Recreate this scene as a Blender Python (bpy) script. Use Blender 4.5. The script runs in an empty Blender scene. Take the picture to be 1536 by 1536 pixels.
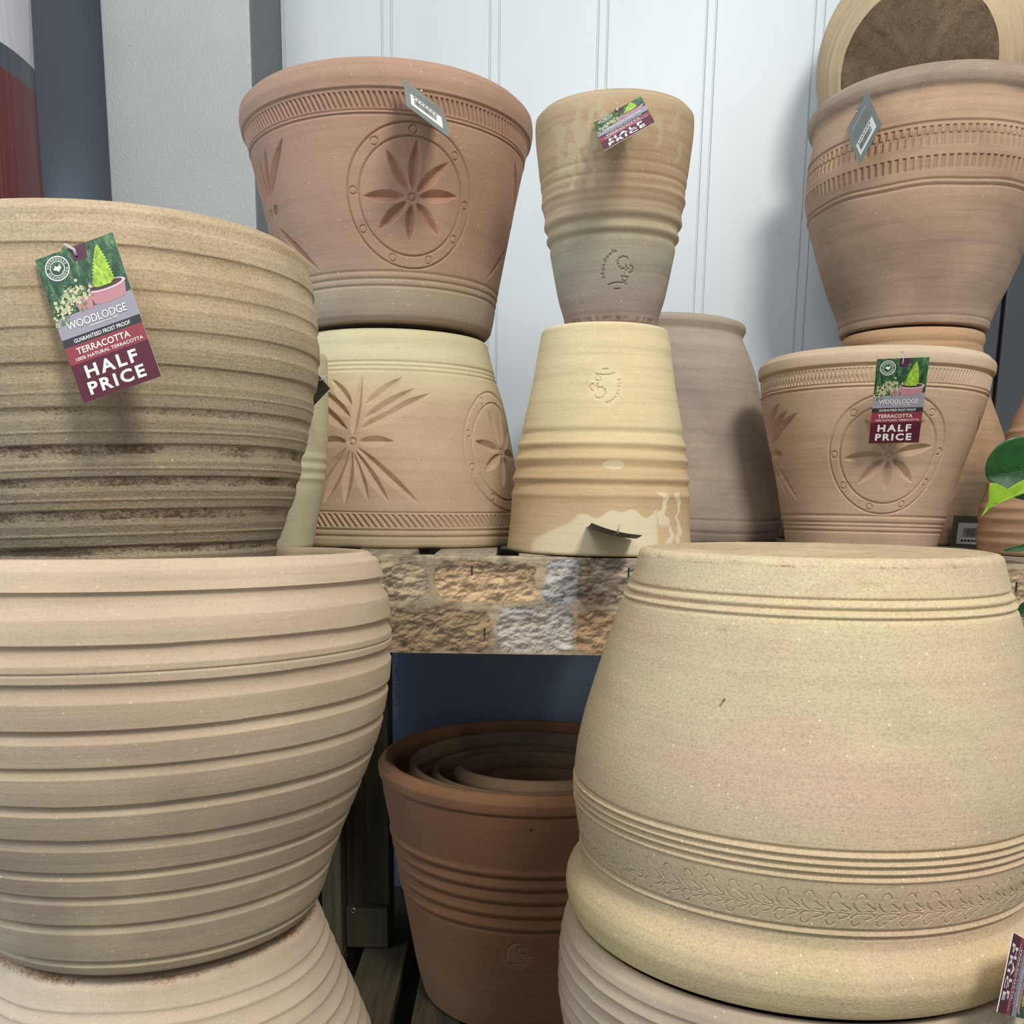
import bpy, math, random
import numpy as np
from mathutils import Matrix, Vector

random.seed(7)
RNG = np.random.default_rng(7)
S = bpy.context.scene
COL = S.collection
ZC = 0.80                      # camera height above the shop floor; positions below are given from camera level
PI = math.pi

# ------------------------------------------------------------------ camera model
F, PITCH, ROLL, CX, CY = 1480.0, math.radians(10.86), 0.014, 768.0, 1024.0
FW = np.array([0, math.cos(PITCH), -math.sin(PITCH)])
RT = np.array([1.0, 0, 0])
UP = np.array([0, math.sin(PITCH), math.cos(PITCH)])
EU = math.cos(ROLL) * RT + math.sin(ROLL) * UP
EV = math.cos(ROLL) * UP - math.sin(ROLL) * RT


def at(px, py, Y):
    """point at depth Y (metres into the room) seen at a photo pixel"""
    d = FW + ((px - CX) / F) * EU - ((py - CY) / F) * EV
    return d * (Y / d[1])


# ------------------------------------------------------------------ helpers
def lin(c):
    return tuple(((v / 255) / 12.92 if v / 255 <= 0.04045 else ((v / 255 + 0.055) / 1.055) ** 2.4) for v in c)


def rgba(c):
    return (*lin(c), 1.0)


def mesh_obj(name, verts, faces, mat=None, parent=None, smooth=True, attrs=None):
    me = bpy.data.meshes.new(name)
    verts = np.asarray(verts, np.float32)
    if isinstance(faces, np.ndarray):
        n, k = faces.shape
        me.vertices.add(len(verts)); me.vertices.foreach_set('co', verts.ravel())
        me.loops.add(n * k); me.loops.foreach_set('vertex_index', faces.astype(np.int32).ravel())
        me.polygons.add(n)
        me.polygons.foreach_set('loop_start', np.arange(0, n * k, k, dtype=np.int32))
        me.polygons.foreach_set('use_smooth', np.full(n, smooth))
        me.update(calc_edges=True)
    else:
        me.from_pydata([tuple(map(float, v)) for v in verts], [], faces)
        for p in me.polygons:
            p.use_smooth = smooth
        me.update()
    if attrs:
        for k, v in attrs.items():
            v = np.asarray(v, np.float32)
            if v.ndim == 2:
                a = me.color_attributes.new(k, 'FLOAT_COLOR', 'POINT'); a.data.foreach_set('color', v.ravel())
            else:
                a = me.attributes.new(k, 'FLOAT', 'POINT'); a.data.foreach_set('value', v)
    me.validate()
    if mat:
        me.materials.append(mat)
    o = bpy.data.objects.new(name, me)
    COL.objects.link(o)
    if parent:
        o.parent = parent
    return o


def tag(o, label, cat, group=None):
    o['label'] = label
    o['category'] = cat
    if group:
        o['group'] = group
    return o


def thing(name, label, cat, loc, group=None, mat=None):
    o = bpy.data.objects.new(name, None)
    COL.objects.link(o)
    o.empty_display_size = 0.05
    if mat is not None:
        o.matrix_world = mat
    else:
        o.location = loc
    return tag(o, label, cat, group)


def box_vf(x0, x1, y0, y1, z0, z1, b=0.0):
    """box with chamfered edges"""
    if b <= 0:
        v = [(x, y, z) for x in (x0, x1) for y in (y0, y1) for z in (z0, z1)]
        f = [(0, 1, 3, 2), (4, 6, 7, 5), (0, 4, 5, 1), (2, 3, 7, 6), (0, 2, 6, 4), (1, 5, 7, 3)]
        return v, f
    import bmesh
    bm = bmesh.new()
    bmesh.ops.create_cube(bm, size=1)
    for p in bm.verts:
        p.co = ((x0 + x1) / 2 + p.co.x * (x1 - x0), (y0 + y1) / 2 + p.co.y * (y1 - y0), (z0 + z1) / 2 + p.co.z * (z1 - z0))
    bmesh.ops.bevel(bm, geom=bm.edges[:], offset=b, segments=2, affect='EDGES', profile=0.5)
    bm.verts.index_update()
    v = [tuple(p.co) for p in bm.verts]
    f = [tuple(q.index for q in p.verts) for p in bm.faces]
    bm.free()
    return v, f


def box(name, x0, x1, y0, y1, z0, z1, mat, parent=None, b=0.0):
    v, f = box_vf(x0, x1, y0, y1, z0, z1, b)
    return mesh_obj(name, v, f, mat, parent, smooth=False)


def tube(name, pts, r, mat, parent=None, n=8, taper=1.0):
    pts = np.asarray(pts, float)
    V, Fc = [], []
    for i, p in enumerate(pts):
        t = pts[min(i + 1, len(pts) - 1)] - pts[max(i - 1, 0)]
        t /= np.linalg.norm(t) + 1e-12
        a = np.cross(t, [0.3, 0.2, 0.93]); a /= np.linalg.norm(a) + 1e-12
        b = np.cross(t, a)
        rr = r * (1 + (taper - 1) * i / (len(pts) - 1))
        for k in range(n):
            w = 2 * PI * k / n
            V.append(p + rr * (math.cos(w) * a + math.sin(w) * b))
    for i in range(len(pts) - 1):
        for k in range(n):
            k2 = (k + 1) % n
            Fc.append((i * n + k, i * n + k2, (i + 1) * n + k2, (i + 1) * n + k))
    Fc.append(tuple(range(n))[::-1]); Fc.append(tuple((len(pts) - 1) * n + k for k in range(n)))
    return mesh_obj(name, V, Fc, mat, parent)


# ------------------------------------------------------------------ materials
class NT:
    def __init__(self, name):
        self.m = bpy.data.materials.new(name)
        self.m.use_nodes = True
        self.t = self.m.node_tree
        self.b = self.t.nodes['Principled BSDF']
        self.tc = None

    def n(self, kind, **kw):
        o = self.t.nodes.new(kind)
        for k, v in kw.items():
            if k.startswith('i_'):
                k = k[2:]
                k = int(k) if k.isdigit() else k.replace('_', ' ')
                o.inputs[k].default_value = v
            else:
                setattr(o, k, v)
        return o

    def l(self, a, b):
        self.t.links.new(a, b)

    def coord(self, scale, kind='Object'):
        if self.tc is None:
            self.tc = self.n('ShaderNodeTexCoord')
        mp = self.n('ShaderNodeMapping')
        mp.inputs['Scale'].default_value = scale
        self.l(self.tc.outputs[kind], mp.inputs['Vector'])
        return mp.outputs['Vector']

    def noise(self, scale, sc=1.0, detail=4, rough=0.6, dist=0.0):
        o = self.n('ShaderNodeTexNoise')
        o.inputs['Scale'].default_value = sc
        o.inputs['Detail'].default_value = detail
        o.inputs['Roughness'].default_value = rough
        o.inputs['Distortion'].default_value = dist
        self.l(self.coord(scale), o.inputs['Vector'])
        return o.outputs['Fac']

    def ramp(self, fac, stops, interp='LINEAR'):
        o = self.n('ShaderNodeValToRGB')
        o.color_ramp.interpolation = interp
        el = o.color_ramp.elements
        while len(el) > 1:
            el.remove(el[-1])
        el[0].position = stops[0][0]; el[0].color = stops[0][1]
        for p, c in stops[1:]:
            e = el.new(p); e.color = c
        self.l(fac, o.inputs['Fac'])
        return o.outputs['Color']

    def mix(self, a, b, fac, mode='MIX'):
        o = self.n('ShaderNodeMix', data_type='RGBA', blend_type=mode)
        for s, v in ((o.inputs[6], a), (o.inputs[7], b), (o.inputs[0], fac)):
            if hasattr(v, 'is_linked'):
                self.l(v, s)
            else:
                s.default_value = v
        return o.outputs[2]

    def math(self, op, a, b=0.0, clamp=False):
        o = self.n('ShaderNodeMath', operation=op, use_clamp=clamp)
        for s, v in ((o.inputs[0], a), (o.inputs[1], b)):
            if hasattr(v, 'is_linked'):
                self.l(v, s)
            else:
                s.default_value = v
        return o.outputs[0]

    def attr(self, name):
        return self.n('ShaderNodeAttribute', attribute_name=name).outputs['Fac']

    def bump(self, h, strength, dist=0.001):
        o = self.n('ShaderNodeBump')
        o.inputs['Strength'].default_value = strength
        o.inputs['Distance'].default_value = dist
        self.l(h, o.inputs['Height'])
        return o.outputs['Normal']


def g(v):
    return (v, v, v, 1)


def plain(name, c, rough=0.6, spec=0.3, metal=0.0):
    m = NT(name)
    f = m.noise((30, 30, 30), 1.0, 3)
    col = m.mix(rgba(c), m.ramp(f, [(0.3, g(0.88)), (0.7, g(1.0))]), 1.0, 'MULTIPLY')
    m.l(col, m.b.inputs['Base Color'])
    m.b.inputs['Roughness'].default_value = rough
    m.b.inputs['Specular IOR Level'].default_value = spec
    m.b.inputs['Metallic'].default_value = metal
    return m.m


def clay(name, zones, hspan, streak=0.22, mott=0.16, speck=0.35, grain=0.25, raw=(196, 128, 92), bump=0.35,
         paint=None, dirt=None, streak_scale=70, mott2=None, grime=0.0, sat=.92, slipk=.6):
    """zones: [(height, colour)...] bands of clay colour up the pot (local z, metres)"""
    def ds(c, k=sat):
        y = .35 * c[0] + .5 * c[1] + .15 * c[2]
        return tuple(y + (q - y) * k for q in c)
    zones = [(h, ds(c)) for h, c in zones]; raw = ds(raw)
    mott2 = ds(mott2) if mott2 else None
    m = NT(name)
    tcz = m.n('ShaderNodeSeparateXYZ')
    v = m.coord((1, 1, 1))
    m.l(v, tcz.inputs[0])
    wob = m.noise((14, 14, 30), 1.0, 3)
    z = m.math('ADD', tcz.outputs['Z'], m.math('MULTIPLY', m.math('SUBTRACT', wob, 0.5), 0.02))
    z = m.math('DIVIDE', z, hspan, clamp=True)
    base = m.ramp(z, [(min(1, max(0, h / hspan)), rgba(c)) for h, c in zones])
    if mott2:
        mk = m.ramp(m.noise((7, 7, 12), 1.0, 4, 0.6, 0.8), [(0.45, g(0)), (0.68, g(1))])
        base = m.mix(base, rgba(mott2), m.math('MULTIPLY', mk, 0.6))
    # throwing lines run round the pot
    s1 = m.noise((5, 5, streak_scale * 2), 1.0, 5, 0.65, 0.2)
    base = m.mix(base, m.ramp(s1, [(0.3, g(1 - streak)), (0.5, g(1.0)), (0.72, g(1 + streak * 0.5))]), 1.0, 'MULTIPLY')
    s2 = m.noise((9, 9, 13), 1.0, 4, 0.6, 0.4)
    base = m.mix(base, m.ramp(s2, [(0.3, g(1 - mott)), (0.68, g(1.0 + mott * 0.35))]), 1.0, 'MULTIPLY')
    fine = m.noise((520, 520, 620), 1.0, 3, 0.7)
    base = m.mix(base, m.ramp(fine, [(0.25, g(1 - grain * 0.5)), (0.5, g(1.0)), (0.8, g(1 + grain * 0.3))]), 1.0, 'MULTIPLY')
    # small lime specks
    vo = m.n('ShaderNodeTexVoronoi', feature='F1')
    vo.inputs['Scale'].default_value = 1.0
    m.l(m.coord((190, 190, 190)), vo.inputs['Vector'])
    sel = m.n('ShaderNodeSeparateColor'); m.l(vo.outputs['Color'], sel.inputs[0])
    spots = m.math('MULTIPLY', m.math('LESS_THAN', vo.outputs['Distance'], 0.16), m.math('GREATER_THAN', sel.outputs[0], 0.86))
    base = m.mix(base, rgba((236, 222, 190)), m.math('MULTIPLY', spots, speck))
    # raw clay inside cut decoration
    base = m.mix(base, rgba(raw), m.math('MULTIPLY', m.attr('cut'), 0.32, clamp=True))
    if paint:
        base = m.mix(base, rgba(paint), m.math('MULTIPLY', m.attr('slip'), slipk, clamp=True))
    if dirt:
        nz = m.noise((330, 330, 520), 1.0, 5, 0.8)
        nz2 = m.noise((22, 22, 60), 1.0, 4, .7)
        k = m.math('MULTIPLY', m.attr('soil'), m.math('MULTIPLY', nz2, 1.6))
        k = m.math('SUBTRACT', m.math('ADD', nz, k), 0.90)
        k = m.math('MULTIPLY', k, 5.0, clamp=True)
        base = m.mix(base, rgba(dirt), m.math('MULTIPLY', k, 0.85))
    if grime:
        gr = m.ramp(m.noise((60, 60, 90), 1.0, 6, 0.75, 1.0), [(0.5, g(0)), (0.72, g(1))])
        base = m.mix(base, rgba((84, 66, 46)), m.math('MULTIPLY', gr, grime))
    m.l(base, m.b.inputs['Base Color'])
    m.b.inputs['Roughness'].default_value = 0.86
    m.b.inputs['Specular IOR Level'].default_value = 0.18
    hh = m.math('ADD', m.math('MULTIPLY', fine, 0.5), m.math('MULTIPLY', s1, 0.9))
    m.l(m.bump(hh, bump, 0.0012), m.b.inputs['Normal'])
    return m.m


# ------------------------------------------------------------------ the potter's wheel
def pchip(x, y, xi):
    x = np.asarray(x, float); y = np.asarray(y, float)
    h = np.diff(x); d = np.diff(y) / h
    m = np.zeros_like(y)
    for i in range(1, len(x) - 1):
        if d[i - 1] * d[i] > 0:
            w1, w2 = 2 * h[i] + h[i - 1], h[i] + 2 * h[i - 1]
            m[i] = (w1 + w2) / (w1 / d[i - 1] + w2 / d[i])
    m[0], m[-1] = d[0], d[-1]
    k = np.clip(np.searchsorted(x, xi) - 1, 0, len(h) - 1)
    t = (xi - x[k]) / h[k]
    t2, t3 = t * t, t * t * t
    return ((2 * t3 - 3 * t2 + 1) * y[k] + (t3 - 2 * t2 + t) * h[k] * m[k] + (-2 * t3 + 3 * t2) * y[k + 1] + (t3 - t2) * h[k] * m[k + 1])


def frame_axis(tx, ty):
    a = np.array([tx, ty, 1.0]); a /= np.linalg.norm(a)
    u = np.array([1.0, 0, 0]) - a * a[0]; u /= np.linalg.norm(u)
    return u, np.cross(a, u), a


def pot(name, label, x0, Y, tx, ty, knots, mat, inverted=False, rows=200, nf=360, nb=60, disp=None, rim_h=None, base_mat=None,
        thick=0.011, group=None, lip=0.004, dense=(), cat='plant pot', matrix=None, edge=0.004, base_disp=None, span=1.82):
    """one pot: an Empty at its base, with body, rim and base as parts. knots (height, radius) ascending, from camera level"""
    K = np.array(knots, float)
    h0, h1 = K[0, 0], K[-1, 0]
    u, v, a = frame_axis(tx, ty)
    if matrix is None:
        o = np.array([x0, Y, 0.0]) + a * h0
        M = Matrix(((u[0], v[0], a[0], o[0]), (u[1], v[1], a[1], o[1]), (u[2], v[2], a[2], o[2] + ZC), (0, 0, 0, 1)))
        tocam = -(o + a * (h1 - h0) / 2)
    else:
        M = matrix
        R = np.array(M.to_3x3())
        tocam = -(np.array(M.translation) - np.array([0, 0, ZC]))
        u, v = R[:, 0], R[:, 1]
    tc = math.atan2(tocam @ v, tocam @ u)
    root = thing(name, label, cat, None, group, M)
    # rows of the outer wall, denser where there is fine decoration
    hh = np.linspace(h0, h1, 4000)
    w = np.ones_like(hh)
    for d0, d1, k in dense:
        w[(hh >= d0) & (hh <= d1)] *= k
    cw = np.concatenate([[0], np.cumsum((w[1:] + w[:-1]) / 2)]); cw /= cw[-1]
    ho = np.interp(np.linspace(0, 1, rows), cw, hh)
    ro = pchip(K[:, 0], K[:, 1], ho)
    th = np.concatenate([np.linspace(-span, span, nf), np.linspace(span, 2 * PI - span, nb + 2)[1:-1]]) + tc
    th = (th + PI) % (2 * PI) - PI
    n = len(th)
    TH, HH = np.meshgrid(th, ho)
    off = np.zeros_like(TH); attr = {}
    if disp:
        off, attr = disp(TH, HH, ro[:, None] * np.ones_like(TH))
    for k in ('cut', 'slip', 'soil'):
        attr.setdefault(k, np.zeros_like(TH))
    Rr = ro[:, None] + off
    # soften the two end edges
    e0 = np.clip((ho - h0) / edge, 0, 1); e1 = np.clip((h1 - ho) / edge, 0, 1)
    soft = edge * ((1 - np.sqrt(1 - (1 - e0) ** 2)) + (1 - np.sqrt(1 - (1 - e1) ** 2)))
    Rr = Rr - soft[:, None]
    if rim_h is None:
        rim_h = h1 - 0.012 if not inverted else h0 + 0.012
    if inverted:
        lip = .0004
    outer = range(rows) if not inverted else range(rows - 1, -1, -1)
    hb = h0 if not inverted else h1                  # base end
    ht = h1 if not inverted else h0                  # rim end
    sg = 1 if not inverted else -1
    rb = Rr[outer[0]].mean(); rt = Rr[outer[-1]].mean()
    segs = {'body': [], 'rim': [], 'base': []}
    # base disc
    bl = []
    for q in (0.002, 0.2, 0.4, 0.6, 0.75, 0.88, 0.95):
        bl.append((np.full(n, rb * q), np.full(n, hb + sg * 0.0015 * (1 - q)), None))
    bl.append((Rr[outer[0]], np.full(n, hb), outer[0]))
    segs['base'].append(bl)
    isrim = (lambda h: h >= rim_h) if not inverted else (lambda h: h <= rim_h)
    body, rim = [], []
    for k in outer:
        row = (Rr[k], np.full(n, ho[k]), k)
        if isrim(ho[k]):
            if not rim:
                body.append(row)
            rim.append(row)
        else:
            body.append(row)
    if not rim:
        rim.append(body[-1])
    # lip, then down the inside
    for q in np.linspace(0.15, 1, 6):
        an = PI * q
        rim.append((np.full(n, rt - thick / 2 + thick / 2 * math.cos(an)), np.full(n, ht + sg * lip * math.sin(an)), None))
    hin = np.linspace(ht, hb + sg * thick, 14)
    rin = np.interp(hin, ho, Rr.mean(1)) - thick
    rin = np.maximum(rin, 0.004)
    rin[0] = rt - thick
    ins = [(np.full(n, rin[i]), np.full(n, hin[i]), None) for i in range(len(hin))]
    rim.append(ins[0]); rim.append(ins[1])
    inner = ins[1:]
    inner.append((np.full(n, 0.002), np.full(n, hb + sg * thick), None))
    segs['body'] += [body, inner]
    segs['rim'] += [rim]
    c, s = np.cos(th), np.sin(th)
    for part, strips in segs.items():
        V, Q, A = [], [], {k: [] for k in attr}
        nv = 0
        for st in strips:
            if len(st) < 2:
                continue
            for (r, h, k) in st:
                V.append(np.stack([r * c, r * s, h - h0], 1))
                for key in attr:
                    A[key].append(attr[key][k] if k is not None else np.zeros(n))
            m = len(st)
            i = np.arange(m - 1)[:, None] * n; j = np.arange(n)[None]; j2 = (j + 1) % n
            q = np.stack([i + j, i + j2, i + n + j2, i + n + j], -1).reshape(-1, 4) + nv
            if inverted:
                q = q[:, ::-1]
            Q.append(q); nv += m * n
        mt = base_mat if (part == 'base' and base_mat) else mat
        V = np.concatenate(V)
        if part == 'base' and base_disp:
            V = base_disp(V)
        mesh_obj(part, V, np.concatenate(Q), mt, root, True, {k: np.concatenate(x) for k, x in A.items()})
    return root


# decoration helpers -------------------------------------------------
def groove(H, h, w, d):
    return -d * np.exp(-((H - h) / w) ** 2)


def scallop(H, ridges, amp, TH, wob=0.0009, seed=0, power=0.85):
    """sharp throwing ridges with shallow hollows between"""
    r = np.random.default_rng(seed)
    ph = r.uniform(0, 6.28, (5,)); fr = [1, 2, 3, 5, 8]
    w = sum(np.sin(f * TH + p) / (f ** 0.6) for f, p in zip(fr, ph)) * wob
    x = H + w
    R = np.sort(np.array(ridges))
    k = np.clip(np.searchsorted(R, x) - 1, 0, len(R) - 2)
    t = (x - R[k]) / (R[k + 1] - R[k])
    inside = (t >= 0) & (t <= 1)
    t = np.clip(t, 0, 1)
    am = amp * r.uniform(0.55, 1.25, len(R))
    gap = (R[1:] - R[:-1]) / np.mean(R[1:] - R[:-1])
    # flat facet below, hollow above: like lapped boards turned round the pot
    shape = np.sin(PI * (1 - t) ** 0.66) ** power
    o = -am[k] * np.minimum(gap[k], 1.4) * shape
    return np.where(inside, o, 0), k, t, inside


def lapped(H, grooves, amp, TH, wob=0.0007, seed=0):
    """flat turned bands parted by hollows: crisp lip above, soft rise below"""
    r = np.random.default_rng(seed)
    o = np.zeros_like(H)
    for a, b in grooves:
        ph = r.uniform(0, 6.28, 6)
        wa = sum(np.sin(f * TH + p) / f ** .7 for f, p in zip((1, 2, 4), ph)) * wob * .7
        wb = sum(np.sin(f * TH + p) / f ** .7 for f, p in zip((1, 3, 5), ph[3:])) * wob * .7
        t = (H + wa + (wb - wa) * .5 - a) / (b - a)
        ins = (t > 0) & (t < 1)
        t = np.clip(t, 0, 1)
        k = amp * r.uniform(.75, 1.2) * min(1.25, .55 + .45 * (b - a) / .010)
        o = np.where(ins, -k * np.sin(PI * (1 - t) ** .68) ** .8, o)
    return o


def smooth(x, a, b):
    t = np.clip((x - a) / (b - a), 0, 1)
    return t * t * (3 - 2 * t)


def petals(SX, HY, lst, out, cut, width=0.0075, depth=0.0052):
    """lst: ((s0,v0),(s1,v1),width) V-cut leaves"""
    for p0, p1, wd in lst:
        p0 = np.array(p0, float); p1 = np.array(p1, float)
        d = p1 - p0; L = np.hypot(*d); d /= L; nn = np.array([-d[1], d[0]])
        t = ((SX - p0[0]) * d[0] + (HY - p0[1]) * d[1]) / L
        q = np.abs((SX - p0[0]) * nn[0] + (HY - p0[1]) * nn[1])
        tt = np.clip(t, 0, 1)
        w = wd * width * np.sin(PI * tt ** 0.85) ** 0.8 + 1e-6
        k = np.where((t > 0) & (t < 1), np.clip(1 - q / w, 0, 1), 0)
        dd = depth * np.minimum(1, w / (0.6 * width)) * k
        np.minimum(out, -dd, out=out)
        np.maximum(cut, np.clip(k * 3, 0, 1), out=cut)


def ringcut(SX, HY, R, w, d, out, cx=0, cy=0):
    r = np.hypot(SX - cx, HY - cy)
    np.minimum(out, -d * np.exp(-((r - R) / w) ** 2), out=out)


def strokes(SX, HY, polys, w, d, out, cut=None, lo=None):
    """pressed line drawing"""
    for P in polys:
        P = np.array(P, float)
        m = (SX > P[:, 0].min() - 3 * w) & (SX < P[:, 0].max() + 3 * w) & (HY > P[:, 1].min() - 3 * w) & (HY < P[:, 1].max() + 3 * w)
        if not m.any():
            continue
        sx, hy = SX[m], HY[m]
        best = np.full(sx.shape, 1e9)
        for p, q in zip(P[:-1], P[1:]):
            e = q - p; L2 = e @ e + 1e-15
            t = np.clip(((sx - p[0]) * e[0] + (hy - p[1]) * e[1]) / L2, 0, 1)
            best = np.minimum(best, np.hypot(sx - p[0] - t * e[0], hy - p[1] - t * e[1]))
        out[m] = np.minimum(out[m], -d * np.exp(-(best / w) ** 2))


def dang(TH, deg):
    return (TH - math.radians(deg) + PI) % (2 * PI) - PI


DOTS = [0, 45, 90, 124, 160, 200, 240, 275, 323]
STAR = [(.0037, .0518), (.0362, .0359), (.0498, .0066), (.0312, -.0329), (-.002, -.041), (-.0358, -.0307), (-.0505, -.0006), (-.0255, .0411)]


def medallion(TH, H, Rr, deg, hc, r0, sc, out, cut, rot=0.0):
    SX = dang(TH, deg) * r0; HY = H - hc
    ringcut(SX, HY, 0.0665 * sc, 0.0009, 0.0022, out)
    ringcut(SX, HY, 0.0545 * sc, 0.0009, 0.0022, out)
    for a in DOTS:
        w = math.radians(a + rot)
        ringcut(SX, HY, 0.0036 * sc, 0.0006, 0.0016, out, 0.0605 * sc * math.sin(w), 0.0605 * sc * math.cos(w))
    L = []
    cr, sr = math.cos(math.radians(rot)), math.sin(math.radians(rot))
    for s, v in STAR:
        s, v = s * cr + v * sr, -s * sr + v * cr
        n = math.hypot(s, v)
        L.append(((s / n * 0.007 * sc, v / n * 0.007 * sc), (s * sc, v * sc), .86 * sc))
    petals(SX, HY, L, out, cut)
    ringcut(SX, HY, 0.0033 * sc, 0.0008, 0.0015, out)


BURST = [((0, .006), (.0064, .0707), .75), ((.0126, .0388), (.0564, .0687), .85), ((.0123, .0244), (.0709, .0573), .85), ((.009, .0135), (.0887, .0526), 1.0),
         ((.007, 0), (.0455, .0005), .85), ((.006, -.006), (.0712, -.0657), .75), ((.004, -.01), (.04, -.0634), .75), ((.002, -.012), (.0198, -.0628), .7),
         ((0, -.01), (-.0047, -.0668), .8), ((-.003, -.009), (-.0277, -.0663), .8), ((-.006, -.006), (-.056, -.0655), .75), ((-.007, 0), (-.0455, 0), .85),
         ((-.003, .038), (-.0336, .0662), .9), ((-.004, .026), (-.05, .0573), .85), ((-.006, .012), (-.070, .0526), .9)]


SPRAY = [((.006, .012), (.055, .060), .85), ((.003, .012), (.0226, .059), .7), ((0, .012), (.003, .055), .5), ((.008, -.003), (.021, .004), .7), ((.012, -.016), (.075, -.068), .6),
         ((-.004, .012), (-.028, .058), .7), ((-.006, .010), (-.055, .055), .8), ((-.012, -.016), (-.07, -.066), .6), ((.004, -.02), (.02, -.066), .6)]


def burst(TH, H, deg, hc, r0, sc, out, cut, mirror=False, lst=None):
    SX = dang(TH, deg) * r0 * (-1 if mirror else 1); HY = H - hc
    m = (np.abs(SX) < 0.1) & (np.abs(HY) < 0.09)
    if not m.any():
        return
    petals(SX, HY, [((p[0] * sc, p[1] * sc), (q[0] * sc, q[1] * sc), w * sc) for p, q, w in (lst or BURST)], out, cut)
    ringcut(SX, HY, 0.0034 * sc, 0.0009, 0.002, out)


def ropeband(TH, H, Rr, h0, h1, pitch, k, depth, out, sharp=1.0, cross=0):
    r0 = float(np.median(Rr[(H > h0) & (H < h1)]))
    n = max(8, round(2 * PI * r0 / pitch))
    ph = TH * n / (2 * PI) + k * (H - h0) / pitch
    t = ph - np.floor(ph)
    fade = smooth(H, h0, h0 + 0.0012) * (1 - smooth(H, h1 - 0.0012, h1))
    cutd = np.exp(-((t - 0.35) / 0.2) ** 2)
    if cross:
        ph2 = TH * n / (2 * PI) - k * (H - h0) / pitch
        t2 = ph2 - np.floor(ph2)
        c2 = np.exp(-((t2 - 0.4) / 0.16) ** 2) * 0.6 * (np.sin(TH * 2.0 + 0.5) > 0.2)
        cutd = np.maximum(cutd, c2)
    np.minimum(out, -depth * cutd * fade, out=out)


exec_parts = []
# ------------------------------------------------------------------ clay colours
M_P2 = clay('pinkish_clay', [(0, (160, 140, 122)), (.030, (170, 154, 130)), (.046, (172, 144, 120)), (.08, (175, 140, 116)), (.16, (176, 138, 114)), (.25, (186, 148, 124))], .25, sat=.9, raw=(176, 108, 78), streak=.1, mott=.12)
M_D2 = clay('buff_clay', [(0, (196, 176, 142)), (.03, (188, 162, 132)), (.07, (190, 162, 132)), (.15, (196, 170, 138)), (.185, (208, 192, 152)), (.195, (214, 202, 162)), (.235, (212, 200, 158))], .235, raw=(206, 172, 148), streak=.1, mott=.1)
M_P3 = clay('banded_tan_clay', [(0, (144, 122, 112)), (.02, (160, 144, 132)), (.06, (168, 160, 138)), (.085, (180, 164, 134)), (.11, (186, 158, 126)), (.145, (182, 152, 116)), (.2, (190, 162, 126))], .2,
            paint=(186, 172, 140), streak=.22, slipk=.62)
M_P4 = clay('cream_clay', [(0, (212, 186, 142)), (.05, (206, 172, 130)), (.09, (212, 180, 134)), (.1, (216, 188, 140)), (.125, (222, 202, 154)), (.23, (226, 206, 158))], .23, paint=(236, 226, 196), streak=.16, mott=.1, slipk=.6, sat=.88)
M_PK = clay('dusky_pink_clay', [(0, (168, 150, 138)), (.15, (174, 152, 138)), (.29, (184, 168, 148))], .29, sat=.8, mott2=(190, 170, 140), streak=.14, mott=.2)
M_R3 = clay('light_terracotta_clay', [(0, (196, 164, 138)), (.1, (198, 166, 136)), (.18, (200, 170, 138)), (.2, (210, 184, 150)), (.215, (216, 190, 156))], .215, raw=(196, 156, 124), streak=.14, sat=.84)
M_R2 = clay('weathered_clay', [(0, (176, 150, 128)), (.12, (172, 144, 120)), (.16, (182, 150, 124)), (.22, (190, 154, 124)), (.268, (194, 158, 126)), (.275, (160, 140, 122)), (.3, (168, 148, 130))], .3, mott2=(196, 166, 140), raw=(150, 112, 88), streak=.16)
M_RP = clay('orange_buff_clay', [(0, (178, 138, 104)), (.2, (190, 148, 110)), (.29, (204, 160, 118))], .29, mott2=(196, 170, 138))
M_ST = clay('pale_buff_clay', [(0, (206, 180, 142)), (.28, (206, 178, 140))], .28)
M_STB = clay('soiled_base_clay', [(0, (126, 104, 80)), (.28, (126, 104, 80))], .28, grime=.8, mott=.4, bump=1.0, speck=.1, grain=.9)
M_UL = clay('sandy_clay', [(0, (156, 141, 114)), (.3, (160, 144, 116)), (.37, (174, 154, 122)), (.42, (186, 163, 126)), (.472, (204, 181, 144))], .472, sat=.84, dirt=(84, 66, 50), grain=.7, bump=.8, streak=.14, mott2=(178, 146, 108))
M_LL = clay('pale_ribbed_clay', [(0, (168, 150, 124)), (.1, (180, 158, 132)), (.2, (196, 170, 142)), (.2826, (210, 184, 156))], .2826, sat=.88, mott2=(200, 180, 146), streak=.1, mott=.12)  # darker towards the foot: light falloff put into the clay colour
M_LL2 = clay('pinkish_ribbed_clay', [(0, (206, 180, 152)), (.3, (210, 185, 156))], .3, sat=.82, dirt=(150, 106, 66), streak=.1, mott=.14)
M_RIB = clay('grey_pink_ribbed_clay', [(0, (180, 160, 138)), (.3, (184, 164, 140))], .3, streak=.12)
M_BR = clay('yellow_sandy_clay', [(0, (214, 194, 142)), (.04, (208, 186, 142)), (.052, (198, 176, 138)), (.07, (188, 168, 136)), (.10, (198, 176, 140)), (.16, (204, 184, 148)), (.24, (206, 188, 148)), (.3, (212, 196, 154))], .3, grain=.6, bump=.5, streak=.06, mott=.1, mott2=(206, 172, 146), speck=.7, sat=.95, dirt=(132, 104, 72))
M_BRB = clay('scuffed_base_clay', [(0, (206, 182, 142)), (.3, (206, 182, 142))], .3, grime=.35, mott=.2, bump=.8)
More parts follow.
